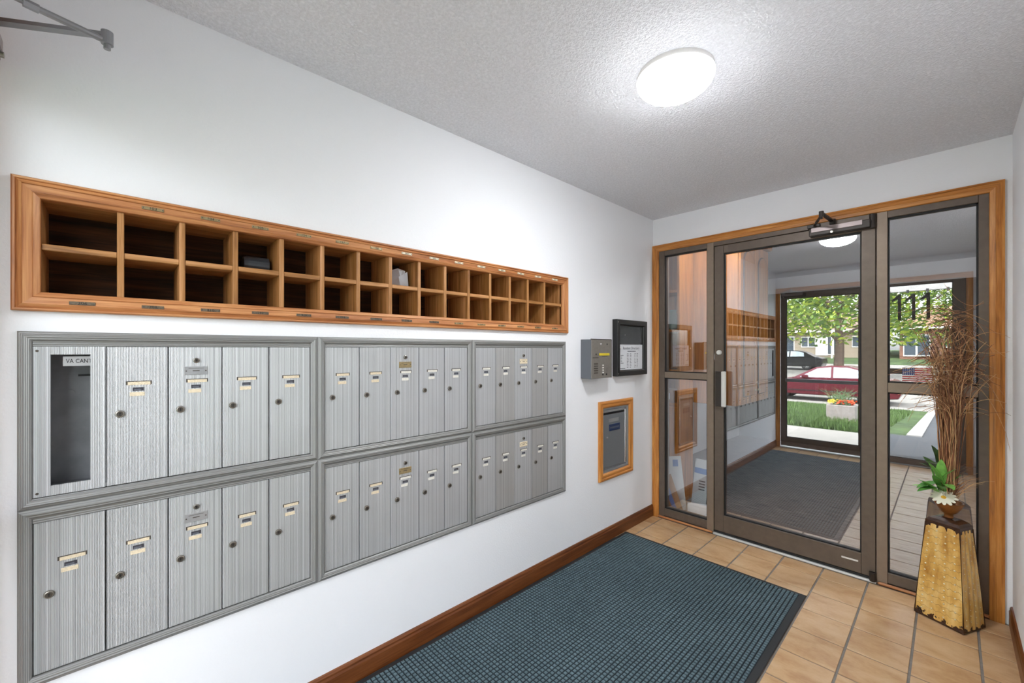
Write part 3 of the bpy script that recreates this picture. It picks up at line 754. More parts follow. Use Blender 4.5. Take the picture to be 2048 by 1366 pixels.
for k_ in range(26):      # ragged painted edge at the foot and shoulder
    c_ = rr.uniform(-.95, .95); z = .016 + rr.random()*.018; dome(mb, vp(c_, -1, z, hwz(z), hdz(z)), -W, rr.uniform(.003, .006))
for su, sw in ((-1, -1), (1, -1), (1, 1)):
    mb.tube([vp(su, sw, z, hwz(z), hdz(z)) for z in (.012, .1, .2, .3, .4, .478)], [.0035, .0018, .0014, .0016, .002, .004], 6)
for side in (0, 1):        # ragged glaze creeping up from the foot and down from the shoulder
    for zz, sg in ((.012, 1), (.480, -1)):
        vs = []; n = 22
        for i in range(n+1):
            c_ = -1 + 2*i/n; z2 = zz + sg*(.006 + .016*rr.random())
            for q in (zz, z2): vs.append(vp(c_, -1.012, q, hwz(q), hdz(q)) if side == 0 else vp(1.012, c_, q, hwz(q), hdz(q)))
        mb.add(vs, [(2*i, 2*i+1, 2*i+3, 2*i+2) for i in range(n)])
mb.build('dark_edge', M['vasedk'], vz, kind='stuff')

rr = random.Random(21)
top = vc + Vector((0, 0, .56))
stems = tag(empty('dried_stems', tuple(top)), 'tangled bundle of dry brown stems fanning out of the gold vase', 'dried plant')
smats = [plain('dry stem tan', '#c08f62', .7, 0, .15, 30), plain('dry stem russet', '#946243', .7, 0, .15, 30), plain('dry stem straw', '#d0a878', .7, 0, .15, 30), plain('dry stem brown', '#704830', .7, 0, .15, 30)]
RT = Vector((.69, .724, 0)); FWD = Vector((-.724, .69, 0))   # along the glass diagonal and across it
def lim(p, m=.012):
    p.x = min(p.x, XR-m); p.y = min(p.y, YB-m-.004); return p
grp = [MB() for _ in smats]
for i in range(250):
    g = grp[rr.choices(range(4), (4, 4, 3, 2))[0]]
    kind = rr.random(); a0 = rr.uniform(0, 6.28); r0 = rr.random()**.5*.020
    p = top + Vector((r0*math.cos(a0), r0*math.sin(a0), 0))
    if kind < .80:
        hgt = rr.uniform(.66, 1.05); sx, sy = rr.gauss(.008, .026), rr.gauss(-.026, .024)
        bend = rr.gauss(0, 1); tw = rr.choice((-1, -1, -1, 1, 1)); curl = rr.uniform(.04, .24); pts = []
        n = 16
        for j in range(n+1):
            t = j/n; z = hgt*min(t/.78, 1) * (1 if t < .78 else 1) ; 
            over = max(0, t-.60)/.40
            q = p + Vector((sx, sy, 0))*(t**1.1)*1.4 + Vector((0, 0, hgt*(t - .28*over**2 * (1 if curl > .15 else .3))))
            q += RT*(tw*curl*over**1.6*.75) + FWD*(rr.gauss(0, .002) - .06*over*bend*curl*3)
            q += Vector((math.sin(t*7 + a0)*.006, math.cos(t*6 + a0)*.006, 0))*t
            pts.append(lim(q))
        rad = rr.uniform(.0014, .0027); g.tube(pts, [rad*(1-.6*(j/n)) for j in range(n+1)], 5, False)
    else:
        ln = rr.uniform(.16, .34); a = rr.uniform(-.5, .9); pts = []
        dv_ = RT*rr.uniform(-.5, 1.0) + Vector((0, -.35, 0)) + FWD*rr.uniform(-.3, .1)
        for j in range(9):
            t = j/8; q = p + dv_*(ln*.62*t**1.4) + Vector((0, 0, ln*(t - .45*t*t) * rr.uniform(.98, 1.02) + .0)); pts.append(lim(q))
        g.tube(pts, [.0014*(1-.7*j/8) for j in range(9)], 4, False)
for i in range(120):        # loose arching strands in the tangle
    g = grp[rr.choices(range(4), (3, 4, 2, 3))[0]]
    c0 = top + Vector((rr.gauss(.008, .025), rr.gauss(-.05, .03), rr.uniform(.62, 1.04))) + RT*rr.gauss(-.005, .045)
    d0 = (RT*rr.choice((-1, -1, -1, 1, 1))*rr.uniform(.5, 1) + FWD*rr.gauss(-.1, .3) + Vector((0, 0, rr.gauss(.02, .22)))).normalized()
    ln = rr.uniform(.10, .25); cv = rr.gauss(-.4, 2.0); pts = []
    for j in range(10):
        t = j/9; pts.append(lim(c0 + d0*ln*(t-.3) + Vector((0, 0, 1))*cv*ln*.22*(t-.3)**2*2 - Vector((0, 0, .05*t*t))))
    g.tube(pts, [.0015*(1-.6*j/9) for j in range(10)], 4, False)
for g, m_ in zip(grp, smats): g.build('stem_cluster', m_, stems, smooth=True, kind='stuff')

sprig = tag(empty('leafy_sprig', tuple(top)), 'fresh green leaf sprig tucked into the mouth of the gold vase', 'foliage')
lm = [plain('leaf green', '#7cb552', .5, 0, .2, 60), plain('leaf deep green', '#58953f', .5, 0, .2, 60)]
base = top + Vector((-.030, -.025, .07))
mb = MB(); mb.tube([base - Vector((-.02, -.02, .08)), base + Vector((-.01, -.01, .05)), base + Vector((-.03, -.03, .13))], .0028, 6); mb.build('stalk', lm[1], sprig)
def leaf(mb, o, d, ln, w, droop):
    d = d.normalized(); s = d.cross(Vector((0, 0, 1))).normalized(); vs = []; n = 6
    for j in range(n+1):
        t = j/n; c = o + d*ln*t + Vector((0, 0, -droop*t*t)); h = w*math.sin(math.pi*min(1, t*.92+.06))**.8
        vs += [c - s*h + Vector((0, 0, h*.25)), c + Vector((0, 0, -.0)), c + s*h + Vector((0, 0, h*.25))]
    mb.add(vs, [(3*j+q, 3*j+q+1, 3*j+q+4, 3*j+q+3) for j in range(n) for q in (0, 1)])
LV = [(-1, -.1, .9, .15), (-.8, -.3, 1.2, .15), (-1, .2, .45, .13), (-.5, -.5, .5, .12), (-.2, -.2, 1.6, .17), (-1, -.2, .15, .13), (-.7, .1, 1.5, .15), (.6, -.2, .8, .10), (-.3, -.6, .2, .11), (-.9, 0, .02, .11), (.2, -.5, .9, .11)]
for i, (a, b, c_, ln) in enumerate(LV):
    mb = MB(); d_ = RT*a + Vector((0, 0, c_)) + FWD*b; leaf(mb, base + Vector((-.004*i % .02, 0, .007*i)), d_, ln*1.12, .021, .03)
    mb.build('leaf', lm[i % 2], sprig, smooth=True)

dz = Vector((1.672, 2.990, .628)); nrm = Vector((-.05, -.55, .75)).normalized()
ds_ = tag(empty('daisy', tuple(dz)), 'white daisy with a yellow centre resting on the vase rim', 'flower')
t_ = nrm.orthogonal().normalized(); b_ = nrm.cross(t_); pm = plain('white petal', '#ece7d2', .6)
for i in range(13):
    g = 2*math.pi*i/13; d_ = t_*math.cos(g) + b_*math.sin(g); s_ = nrm.cross(d_); ln = .050 + .005*math.sin(i*3.1); mb = MB(); vs = []
    for tt, h in ((.12, .003), (.4, .0075), (.75, .0085), (.95, .005), (1.0, .001)):
        c = dz + d_*ln*tt + nrm*(.006*math.sin(tt*2.6)); vs += [c - s_*h, c + s_*h]
    mb.add(vs, [(2*j, 2*j+1, 2*j+3, 2*j+2) for j in range(4)]); mb.build('petal', pm, ds_, smooth=True)
mb = MB(); dome(mb, dz + nrm*.002, nrm, .0105); mb.build('flower_centre', plain('yellow disc', '#d9a62b', .7), ds_, smooth=True)
mb = MB(); mb.tube([dz - nrm*.002, dz.lerp(top, .5) + Vector((0, 0, .004)), top + Vector((0, -.012, .0))], .0022, 6); mb.build('stalk', lm[1], ds_)

# ---------------------------------------------------------------- decals on the glass
GF = YB + GY - .0012
fx0, fx1, fz0, fz1 = 1.506, 1.628, 1.186, 1.262
fgs = tag(empty('flag_sticker', ((fx0+fx1)/2, GF, fz0)), 'stars and stripes flag sticker on the sidelight glass above its middle rail', 'sticker')
for i in range(13):
    a = fz1 - (fz1-fz0)*i/13; b = fz1 - (fz1-fz0)*(i+1)/13
    MB().box(fx0 if i > 6 else fx0+(fx1-fx0)*.42, fx1, GF, GF+.0008, b, a).build('stripe', plain('flag red', '#b4333a', .5) if i % 2 == 0 else M['whiteb'], fgs)
cz = fz1 - (fz1-fz0)*7/13
MB().box(fx0, fx0+(fx1-fx0)*.42, GF, GF+.0008, cz, fz1).build('canton', plain('flag blue', '#3c4a7c', .5), fgs)
mb = MB()
for r_ in range(5):
    for c_ in range(6):
        mb.lathe([(.0017, 0), (.0017, -.0006)], (fx0+.005+.0083*c_, GF, cz+.005+.0076*r_), 1, 5)
mb.build('stars', M['whiteb'], fgs, kind='stuff')
ls = tag(MB().cbox(1.631, 1.722, GF-.0004, GF+.0008, 1.184, 1.255, .006).build('notice_sticker', plain('pale sticker', '#d9d8cd', .6), org=(1.676, GF, 1.184)), 'small pale lettered sticker next to the flag on the sidelight glass', 'sticker')
for i, s in enumerate(('SMILE WE', 'SEE YOU')): text('lettering', s, .019, (1.676, GF-.0008, 1.235-.030*i), TB, M['ink'], ls)
n111 = empty('house_number', (1.38, YF-GY-.007, 1.70)); tag(n111, 'large dark house number 111 on the street sidelight glass', 'number')
M['vinyl'] = plain('grey vinyl', '#4a4642', .6)
for i in range(3):
    x = 1.262 + .122*i; y = YF-GY-.0075
    MB().sheet([(x, y, 1.71), (x+.030, y, 1.71), (x+.030, y, 2.02), (x+.006, y, 2.02), (x-.055, y, 1.955), (x-.048, y, 1.935), (x, y, 1.965)], (0, -.001, 0)).build('digit', M['vinyl'], n111)

# ---------------------------------------------------------------- lobby behind the glass
LY = YB + .12
k = N('brown lobby carpet'); k.set(Roughness=.95)
a = k.noise(k.coord((4, 60, 1)), 1.6, 4, .7); k.color(k.ramp(a, [(.35, '#4a3f3a'), (.65, '#8f8078')])); M['carpet'] = k.m
LX0, LX1, LY1 = -.62, 3.2, 7.2
MB().box(LX0-.15, LX1+.15, LY, LY1+.15, -.08, 0).build('floor_lobby', M['carpet'], kind='structure')
MB().box(LX0-.15, LX1+.15, LY, LY1+.15, H, H+.25).build('ceiling_lobby', M['ceiling'], kind='structure')
MB().box(LX0-.15, LX0, LY, LY1+.15, 0, H).build('wall_lobby_left', M['wall'], kind='structure')
M['dimwall'] = plain('brown panelling', '#2e241c', .7, 0, .1, 3)  # dark colour stands in for an unlit lobby, keeps reflections clear
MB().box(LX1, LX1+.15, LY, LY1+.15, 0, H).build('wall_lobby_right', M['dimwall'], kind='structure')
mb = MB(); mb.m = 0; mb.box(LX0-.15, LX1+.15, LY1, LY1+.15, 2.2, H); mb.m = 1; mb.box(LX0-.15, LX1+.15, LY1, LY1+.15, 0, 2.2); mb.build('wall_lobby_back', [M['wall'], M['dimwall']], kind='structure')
MB().box(LX0-.15, -.30, LY-.12, LY, 0, H).box(XR+.15, LX1+.15, LY-.12, LY, 0, H).build('wall_lobby_front', M['wall'], kind='structure')
lamp(.55, 3.50, .142, 'round white ceiling light in the lobby in front of the oak shelves', 22.0, LOBBY_FACE)  # added lamp hidden behind the header, brightens the oak and parcels
lamp(2.40, 4.30, .142, 'round white ceiling light at the far side of the lobby', 75.0, 45.0)  # added lamp out of view, evens the light on the cupboard

# tall cupboard with arched doors
cx0, cx1, cy0, cy1, cz0, cz1 = LX0+.004, .443, 3.915, 4.72, .87, 2.34
cb = thing('lobby_cupboard', ((cx0+cx1)/2, (cy0+cy1)/2, cz0), 'pale oak wall cupboard with two arched doors beyond the glass door', 'cupboard')
MB().cbox(cx0, cx1-.02, cy0, cy1, cz0, cz1, .003).build('carcass', M['pale_z'], cb)
MB().cbox(cx0, cx1+.03, cy0-.03, cy1+.03, cz1, cz1+.05, .012).build('cornice', M['pale_y'], cb)
for i in range(2):
    a = cy0 + .02 + .40*i; b = a + .385
    dd = MB().cbox(cx1-.02, cx1, a, b, cz0+.01, cz1-.01, .004).build('cupboard_door', M['pale_z'], cb)
    pts = [(cx1, a+.06, cz0+.08), (cx1, b-.06, cz0+.08), (cx1, b-.06, cz1-.20)] + [(cx1, (a+b)/2 + (b-a-.12)/2*math.cos(R(q)), cz1-.20+.10*math.sin(R(q))) for q in range(15, 180, 15)] + [(cx1, a+.06, cz1-.20)]
    MB().sheet(pts, (.010, 0, 0)).build('raised_panel', M['pale_z'], dd)
    MB().tube([(cx1+.001, p[1], p[2]) for p in pts + pts[:1]], .010, 5, False).build('panel_groove', M['hole_back'], dd)  # dark tube paints the shadow line around the raised panel
    MB().tube([(cx1+.008, b-.03 if i == 0 else a+.03, cz0+.12), (cx1+.03, b-.03 if i == 0 else a+.03, cz0+.12)], .010, 10).build('knob', M['brassplate'], dd)
# open bookcase
sx0, sx1, sy0, sy1 = LX0+.004, .052, 3.60, 3.878
bk = thing('bookcase', ((sx0+sx1)/2, 3.74, 0), 'open oak bookcase with boxes, behind the narrower sidelight of the entrance', 'bookcase')
for x in (sx0, sx1-.022): MB().cbox(x, x+.022, sy0, sy1, 0, 2.40, .002).build('side_panel', M['pale_z'], bk)
MB().box(sx0+.022, sx1-.022, sy1-.012, sy1, 0, 2.40).build('back_panel', M['pale_z'], bk)
for z in (.03, .86, 1.16, 1.52, 1.87, 2.376): MB().cbox(sx0+.022, sx1-.022, sy0, sy1-.012, z, z+.024, .002).build('shelf', M['pale_x'], bk)
for i in range(2):
    a = sx0+.024+.313*i; dd = MB().cbox(a, a+.309, sy0-.018, sy0-.001, .056, .855, .003).build('cabinet_door', M['pale_z'], bk)
    MB().cbox(a+.05, a+.26, sy0-.024, sy0-.018, .12, .79, .005).build('raised_panel', M['pale_z'], dd)
M['card'] = plain('brown cardboard', '#a37b54', .8, 0, .08, 30)
def carton(x0, x1, y0, y1, z0, z1, label):
    t = thing('cardboard_box', ((x0+x1)/2, (y0+y1)/2, z0), label, 'box')
    MB().cbox(x0, x1, y0, y1, z0, z1, .003).build('carton', M['card'], t)
    MB().box(x0, x1, (y0+y1)/2-.025, (y0+y1)/2+.025, z1, z1+.0008).build('tape', M['brassplate'], t)
    MB().box(x1-.12, x1-.03, y0-.0008, y0, z0+.03, z1-.03).build('address_label', M['paper'], t)
carton(-.42, -.02, 3.63, 3.84, .885, 1.00, 'closed cardboard box on the lower bookcase shelf')
carton(-.50, -.20, 3.63, 3.84, 1.185, 1.30, 'cardboard box on the bookcase shelf below the middle board')
vs_ = tag(MB().lathe([(.03, 0), (.04, .03), (.045, .10), (.03, .16), (.034, .18)], (-.055, 3.70, 1.545), 2, 20).build('glass_jar', plain('teal glass', '#86a39c', .15), smooth=True, org=(-.055, 3.70, 1.545)), 'pale teal jar on the upper bookcase shelf', 'jar')

# parcels leaning on the floor behind the left sidelight
M['poly'] = plain('white poly mailer', '#d5dae0', .45, 0, .05, 8)
M['pblue'] = plain('blue print', '#3f78c4', .5)
def mailer(name, c, w, h, lean, yaw, roll, label, cat, mats, bands):
    t = thing(name, c, label, cat, 'parcels on the lobby floor')
    mat = Matrix.Translation(c) @ Matrix.Rotation(yaw, 4, 'Z') @ Matrix.Rotation(lean, 4, 'X') @ Matrix.Rotation(roll, 4, 'Y')
    mb = MB(); nx_, nz_ = 8, 10; rr2 = random.Random(w*1000)
    for sd in (-1, 1):
        vs = [];
        for j in range(nz_+1):
            for i in range(nx_+1):
                u, v = i/nx_, j/nz_; th = .016*(math.sin(math.pi*u)*math.sin(math.pi*v))**.5 + rr2.uniform(-.0015, .0015)*(0 < u < 1)*(0 < v < 1)
                vs.append((w*(u-.5), sd*th, h*v))
        mb.add(vs, [(j*(nx_+1)+i, j*(nx_+1)+i+1, (j+1)*(nx_+1)+i+1, (j+1)*(nx_+1)+i) for j in range(nz_) for i in range(nx_)])
    mb.xf(mat).build('pouch', mats, t, smooth=True)
    for (u0, u1, v0, v1, m_) in bands:
        q = MB(); vs = []; n = 6
        for j in range(n+1):
            for i in range(n+1):
                u = u0+(u1-u0)*i/n; v = v0+(v1-v0)*j/n; th = .0185*max(0, math.sin(math.pi*u)*math.sin(math.pi*v))**.5 + .0008
                vs.append((w*(u-.5), -th, h*v))
        q.add(vs, [(j*(n+1)+i, j*(n+1)+i+1, (j+1)*(n+1)+i+1, (j+1)*(n+1)+i) for j in range(n) for i in range(n)])
        q.xf(mat).build('printed_band', m_, t)
    return t
sm = [(.15+.0*i, .15+.35-.1*(i % 2), .62-.07*i, .645-.07*i, M['inkgrey']) for i in range(5)]
mailer('poly_mailer', (.080, 3.468, .0), .20, .44, R(-11), R(-8), R(-14), 'large white poly mailer with small blue squares leaning on the oak base', 'parcel', M['poly'], [(.08, .30, .78, .9, M['pblue']), (.62, .86, .80, .93, M['pblue'])] + sm)
mailer('poly_mailer', (.250, 3.495, .0), .115, .45, R(-8), R(4), R(3), 'narrow white poly mailer with one blue stripe, standing rightmost of the parcels', 'parcel', M['poly'], [(.02, .98, .74, .84, M['pblue'])] + [(.45, .85, .60-.05*i, .62-.05*i, M['inkgrey']) for i in range(4)])
mailer('poly_mailer', (.300, 3.405, .0), .17, .12, R(-30), R(24), R(0), 'low white mailer with a blue lower edge lying in front of the other parcels', 'parcel', M['poly'], [(.02, .98, .02, .24, M['pblue'])])
mailer('cardboard_mailer', (.105, 3.405, .0), .15, .30, R(-10), R(-6), R(-28), 'brown cardboard envelope with a blue diagonal band beside the glass', 'parcel', M['card'], [(.46, .70, .05, .95, M['pblue'])])
# ---------------------------------------------------------------- street side: seen back in the glass
def zg(y):
    if y > -2.2: return -.005
    if y > -13.5: return -.005 - .745*(-2.2-y)/11.3
    if y > -17: return -.75
    if y > -40: return -.75 + .95*(-17-y)/23
    if y > -54: return .2 + 1.0*(-40-y)/14
    return 1.2
def strip(name, x0, x1, y0, y1, mat, dz=0.0, n=24):
    mb = MB(); ys = sorted(set([y0, y1] + [q for q in (-2.2, -13.5, -17, -40, -54) if y1 < q < y0] + [y0 + (y1-y0)*i/n for i in range(n)]), reverse=True)
    vs = []
    for y in ys: vs += [(x0, y, zg(y)+dz), (x1, y, zg(y)+dz), (x1, y, zg(y)+dz-.3), (x0, y, zg(y)+dz-.3)]
    m = len(ys); fs = [(4*i+t, 4*i+(t+1) % 4, 4*i+4+(t+1) % 4, 4*i+4+t) for i in range(m-1) for t in range(4)] + [(0, 1, 2, 3), (4*m-4, 4*m-3, 4*m-2, 4*m-1)]
    return mb.add(vs, fs).build(name, mat, kind='structure')
k = N('lawn'); k.set(Roughness=.9)
a = k.noise(k.coord(), 1.2, 4, .7); k.color(k.ramp(a, [(.3, '#22331a'), (.7, '#4c6330')])); M['lawn'] = k.m
M['concrete'] = plain('light concrete', '#96928b', .85, 0, .06, 6)
M['asphalt'] = plain('pale street', '#8d8a84'.lower(), .9, 0, .06, 4)
M['paver'] = plain('grey path', '#45484c', .8, 0, .06, 8)  # shade on path and landing painted in as a darker grey
strip('ground_apron', -9, .95, YF-.15, -2.4, M['concrete'])
strip('ground_lawn', -40, 1.20, -2.4, -13.4, M['lawn'], -.004)
strip('ground_kerb', 1.20, 1.38, -2.9, -13.4, plain('white edging', '#a5a39f', .8), .02)
strip('ground_path', 1.38, 3.2, -2.9, -13.4, M['paver'])
strip('ground_landing', .95, 3.2, YF-.15, -2.9, M['paver'])
strip('ground_side', 3.2, 30, YF-.15, -13.4, M['lawn'])
strip('road', -60, 40, -13.4, -38, M['asphalt'])
strip('ground_far', -60, 40, -38, -110, M['lawn'])
# grass blades on the near lawn
rr = random.Random(4); V = []; Fq = []
for i in range(26000):
    x = -7 + 7.9*rr.random(); y = -2.45 - 9.5*rr.random()**1.4; z = zg(y)
    if -.26 < x < .36 and -5.4 < y < -4.8: continue
    h = rr.uniform(.05, .13); a = rr.uniform(0, 6.28); w = .012
    o = len(V); V += [(x-math.cos(a)*w, y-math.sin(a)*w, z), (x+math.cos(a)*w, y+math.sin(a)*w, z), (x+rr.gauss(0, .02), y+rr.gauss(0, .02), z+h)]; Fq.append((o, o+1, o+2))
mb = MB(); mb.v = V; mb.f = Fq; mb.mi = [0]*len(Fq)
tag(mb.build('grass', plain('grass blade', '#4b6330', .7, 0, .55, 9), kind='stuff'), 'mown green front lawn between walkway and street', 'grass')
# porch beam
pb = thing('porch_beam', (1.6, -2.6, 2.34), 'white porch beam with small dark hooks outside the street door', 'beam')
MB().box(.9, 3.4, -2.66, -2.54, 2.28, 2.40).build('board', plain('grey white paint', '#a7a5a1', .7), pb)
for i in range(8): MB().box(1.0+.22*i, 1.03+.22*i, -2.54, -2.52, 2.25, 2.30).build('hook', M['black'], pb)
for x in (3.3,): MB().box(x, x+.1, -2.65, -2.55, zg(-2.6), 2.27).build('post', M['whiteb'], pb)
# parked sedan
def sedan(x0, yn, label, mat, ln=4.75):
    z0 = -.75; t = thing('car', (x0+ln/2, yn-.9, z0), label, 'car')
    def loft(prof, y0, y1, inset, zmid): pass
    body = [(0, .42), (.06, .62), (.35, .76), (1.15, .90), (1.55, .93), (3.75, .97), (4.45, .96), (4.72, .84), (4.75, .5), (4.65, .28), (4.15, .22), (4.1, .25), (.95, .25), (.9, .22), (.12, .25)]
    mb = MB(); ys = [(-.90, .06), (-.84, 0), (-.06, 0), (0, .06)]; vs = []; n = len(body)
    for yy, ins in ys: vs += [(x0 + ln*(a/4.75)*(1-0) , yn+yy, z0 + .58 + (b-.58)*(1-ins*2.2)) for a, b in body]
    vs = [(v[0], yn + (v[1]-yn)*2.0, v[2]) for v in vs]
    fs = [(q*n+i, q*n+(i+1) % n, (q+1)*n+(i+1) % n, (q+1)*n+i) for q in range(3) for i in range(n)] + [tuple(range(n)), tuple(3*n+i for i in range(n))]
    mb.add(vs, fs).build('body', mat, t)
    cab = [(1.35, .92), (2.15, 1.38), (2.6, 1.45), (3.2, 1.44), (3.7, 1.30), (4.25, .97)]
    mb = MB(); n = len(cab); vs = [(x0+a, yn-.06-.16*(b-.92)/.5, z0+b) for a, b in cab] + [(x0+a, yn-1.74+.16*(b-.92)/.5, z0+b) for a, b in cab]
    mb.add(vs, [(i, i+1, n+i+1, n+i) for i in range(n-1)] + [(0, n, 2*n-1, n-1)] + [tuple(range(n)), tuple(n+i for i in range(n))]).build('cabin', mat, t)
    gl = plain('car glass', '#b9c3cb', .08, .3)
    for pts in ([(1.62, .97), (2.22, 1.33), (2.66, 1.39), (2.66, .98)], [(2.74, .98), (2.74, 1.39), (3.18, 1.385), (3.58, 1.27), (3.62, 1.0)]):
        MB().sheet([(x0+a, yn-.055-.16*(b-.92)/.5, z0+b) for a, b in pts], (0, .012, .004)).build('side_window', gl, t)
    MB().cbox(x0+1.72, x0+1.95, yn-.02, yn+.16, z0+.95, z0+1.08, .03).build('wing_mirror', mat, t)
    for a in (2.72, 3.66): MB().cbox(x0+a-.25, x0+a-.1, yn, yn+.03, z0+.84, z0+.87, .01).build('door_handle', mat, t)
    MB().box(x0+1.2, x0+3.9, yn-.002, yn+.012, z0+.42, z0+.46).build('side_trim', M['black'], t)
    for a in (.92, 3.78):
        for yy in (yn-.14, yn-1.66):
            w = MB().lathe([(.20, -.11), (.31, -.11), (.33, -.08), (.33, .08), (.31, .115), (.22, .12)], (x0+a, yy, z0+.33), 1, 28).build('wheel', plain('tyre', '#1c1c1d', .7), t)
            mb = MB(); mb.lathe([(.22, .10), (.21, .118), (.0001, .108)], (x0+a, yy, z0+.33), 1, 28)
            mb.build('hubcap', plain('alloy', '#b9babd', .3, .7), w)
            mb = MB()
            for q in range(10):
                g = R(36*q); mb.tube([(x0+a+.05*math.cos(g), yy+.122, z0+.33+.05*math.sin(g)), (x0+a+.20*math.cos(g), yy+.122, z0+.33+.20*math.sin(g))], .012, 5)
            mb.build('spokes', M['chrome'], w)
    return t
M['maroon'] = plain('maroon car paint', '#5c1f2a', .22, .25)
sedan(-4.25, -14.1, 'maroon sedan parked at the kerb across the lawn', M['maroon'])
sedan(2.2, -14.3, 'darker red car parked behind the maroon sedan on the same kerb', plain('dark red paint', '#43181d', .25, .2))
c3 = sedan(-9.4, -30.5, 'black car parked on the far side of the street', plain('black car paint', '#16171a', .2, .3)); c3.location.z = zg(-31)
# planter with flowers on the lawn, bin by the path
pt = thing('planter_box', (.05, -5.1, zg(-5.1)), 'grey timber planter of yellow and orange flowers on the lawn', 'planter')
z = zg(-5.1)
MB().cbox(-.20, .30, -5.3, -4.9, z-.02, z+.34, .01).build('trough', plain('grey timber', '#8d8580', .8, 0, .1, 20), pt)
rr = random.Random(8)
for nm, col, xa, xb, nn in (('yellow_blooms', '#e3c23d', -.18, .0, 34), ('orange_blooms', '#d2532a', 0, .28, 50)):
    mb = MB()
    for i in range(nn): dome(mb, Vector((rr.uniform(xa, xb), rr.uniform(-5.26, -4.94), z+.36+rr.uniform(0, .09))), Vector((rr.gauss(0, .4), rr.gauss(0, .4), 1)), rr.uniform(.018, .032))
    mb.build(nm, plain(nm, col, .7), pt, kind='stuff')
mb = MB()
for i in range(60):
    x, y = rr.uniform(-.1, .2), rr.uniform(-5.2, -5.0); mb.tube([(x, y, z+.34), (x+rr.gauss(0, .08), y+rr.gauss(0, .06), z+.5), (x+rr.gauss(0, .2), y+rr.gauss(0, .1), z+rr.uniform(.55, .75))], [.006, .005, .001], 4)
mb.build('spiky_leaves', plain('grey green blade', '#5f7a52', .7), pt, kind='stuff')
bn = thing('litter_bin', (2.05, -1.7, 0), 'dark charcoal litter bin with a pale blue lid beside the path', 'bin')
MB().lathe([(.22, 0), (.27, .75), (.28, .80)], (2.05, -1.7, 0), 2, 24).build('drum', plain('charcoal plastic', '#22262c', .5), bn, smooth=True)
MB().lathe([(.29, .80), (.29, .86), (.2, .92), (.0001, .93)], (2.05, -1.7, 0), 2, 24).build('lid', plain('blue grey lid', '#7d94a8', .4), bn)
# houses across the street
def house(x0, x1, y, z, h, wallc, roofc, label, n, door_at):
    t = thing('house', ((x0+x1)/2, y-4, z), label, 'house')
    MB().box(x0, x1, y-8, y, z-.5, z+h).build('wall', wallc, t)
    mb = MB(); a = .6; vs = [(x0-a, y+a, z+h), (x1+a, y+a, z+h), (x1+a, y-8-a, z+h), (x0-a, y-8-a, z+h), (x0+2, y-4, z+h+1.9), (x1-2, y-4, z+h+1.9)]
    mb.add(vs, [(0, 1, 5, 4), (1, 2, 5), (2, 3, 4, 5), (3, 0, 4), (3, 2, 1, 0)]); mb.build('roof', roofc, t)
    MB().box(x0-a, x1+a, y+a-.02, y+a+.02, z+h-.18, z+h+.02).build('fascia', M['whiteb'], t)
    w = (x1-x0)/n
    for i in range(n):
        c = x0 + w*(i+.5); hz = (z+.05, z+1.95) if i % 2 == 0 else (z+.8, z+1.9); ww = .85 if i % 2 == 0 else .6
        f = MB().box(c-ww, c+ww, y, y+.06, *hz).build('window', M['whiteb'], t)
        for s in (-1, 1): MB().box(c+s*ww/2-ww*.42, c+s*ww/2+ww*.42, y+.06, y+.075, hz[0]+.1, hz[1]-.1).build('pane', plain('dark window glass', '#4a5560', .1, .2), f)
    MB().box(door_at-.5, door_at+.5, y, y+.08, z, z+2.0).build('front_door', M['whiteb'], t)
    MB().box(door_at+.9, door_at+1.02, y+.9, y+1.02, z-.3, z+h).build('porch_post', M['whiteb'], t)
house(-15.5, -3.2, -45, .75, 2.5, plain('tan siding', '#9b8d7c', .9, 0, .05, 3), plain('brown shingles', '#7c6a5e', .9, 0, .15, 6), 'low tan house with white trimmed windows across the street', 6, -7.2)
house(-1.4, 9.5, -44, .7, 2.6, plain('brown brick wall', '#7d5a4b', .9, 0, .2, 6), plain('speckled shingle roof', '#8c6f58', .9, 0, .25, 8), 'brown brick house with a speckled roof across the street beside the low tan house', 5, 3)
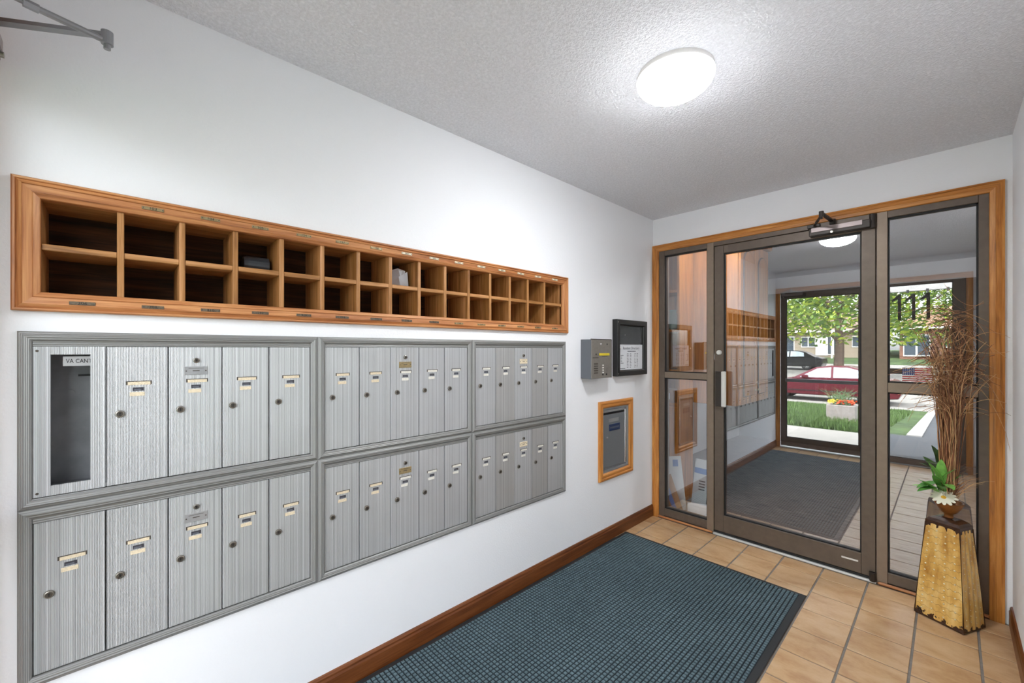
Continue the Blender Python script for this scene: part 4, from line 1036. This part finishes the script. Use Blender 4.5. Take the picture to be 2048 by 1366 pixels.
# trees
def tree(x, y, h, r, label, cols, seed, n=5200, low=.32):
    rr = random.Random(seed); z = zg(y); t = thing('tree', (x, y, z), label, 'tree', 'street trees')
    mb = MB(); mb.tube([(x, y, z-.2), (x+.1, y, z+h*.3), (x-.1, y+.1, z+h*.6), (x, y, z+h*.85)], [.30, .22, .15, .05], 9)
    ends = []
    for i in range(13):
        a = rr.uniform(0, 6.28); q = rr.uniform(.28, .7); e = (x+math.cos(a)*r*.8, y+math.sin(a)*r*.8, z+h*(q+rr.uniform(-.06, .25))); ends.append(Vector(e))
        mb.tube([(x, y, z+h*q), (x+math.cos(a)*r*.4, y+math.sin(a)*r*.4, z+h*(q+.12)), e], [.09, .06, .02], 5)
    mb.build('trunk', plain('bark', '#5d5047', .9, 0, .2, 8), t)
    cl = [e + Vector((rr.gauss(0, .9), rr.gauss(0, .9), rr.gauss(0, .6))) for e in ends for _ in range(3)] + [Vector((x+rr.uniform(-1, 1)*r*.9, y+rr.uniform(-1, 1)*r*.9, z+h*rr.uniform(low, 1))) for _ in range(34)]
    for ci, c_ in enumerate(cols):
        V = []; Fq = []
        for i in range(n//len(cols)):
            b = rr.choice(cl); p = b + Vector((rr.gauss(0, .75), rr.gauss(0, .75), rr.gauss(0, .42))); s = rr.uniform(.08, .19)
            if p.z < z + h*low*.8: continue
            d = Vector((rr.gauss(0, 1), rr.gauss(0, 1), rr.gauss(0, .5))).normalized(); e = d.orthogonal().normalized()*s*.55
            o = len(V); V += [p-d*s, p+e, p+d*s, p-e]; Fq.append((o, o+1, o+2, o+3))
        mb = MB(); mb.v = V; mb.f = Fq; mb.mi = [0]*len(Fq); mb.build('foliage', c_, t, kind='stuff')
lf = [plain('spring leaf', '#a3b442', .6, 0, .2, 2), plain('mid leaf', '#72913a', .6, 0, .2, 2), plain('shade leaf', '#4b6a30', .6, 0, .2, 2)]  # leaf tones scattered at random through the crowns
tree(-3.1, -26.0, 7.6, 4.3, 'yellow green tree with a bare trunk in front of the low tan house', lf, 3, 8200)
tree(5.2, -26.0, 7.0, 3.9, 'leafy tree in front of the brown brick house', lf, 9, 6500)
tree(-13.2, -30.0, 8.5, 4.5, 'large leafy tree at the far end of the low tan house', lf, 12)
for i, w in enumerate(('first', 'second', 'third', 'fourth')):
    tree(-26+13*i, -66-(i % 2)*3, 12, 5.6, 'tall tree behind the houses, %s counted from the tan house end' % w, [lf[1], lf[2]], 30+i, 5200, .15)
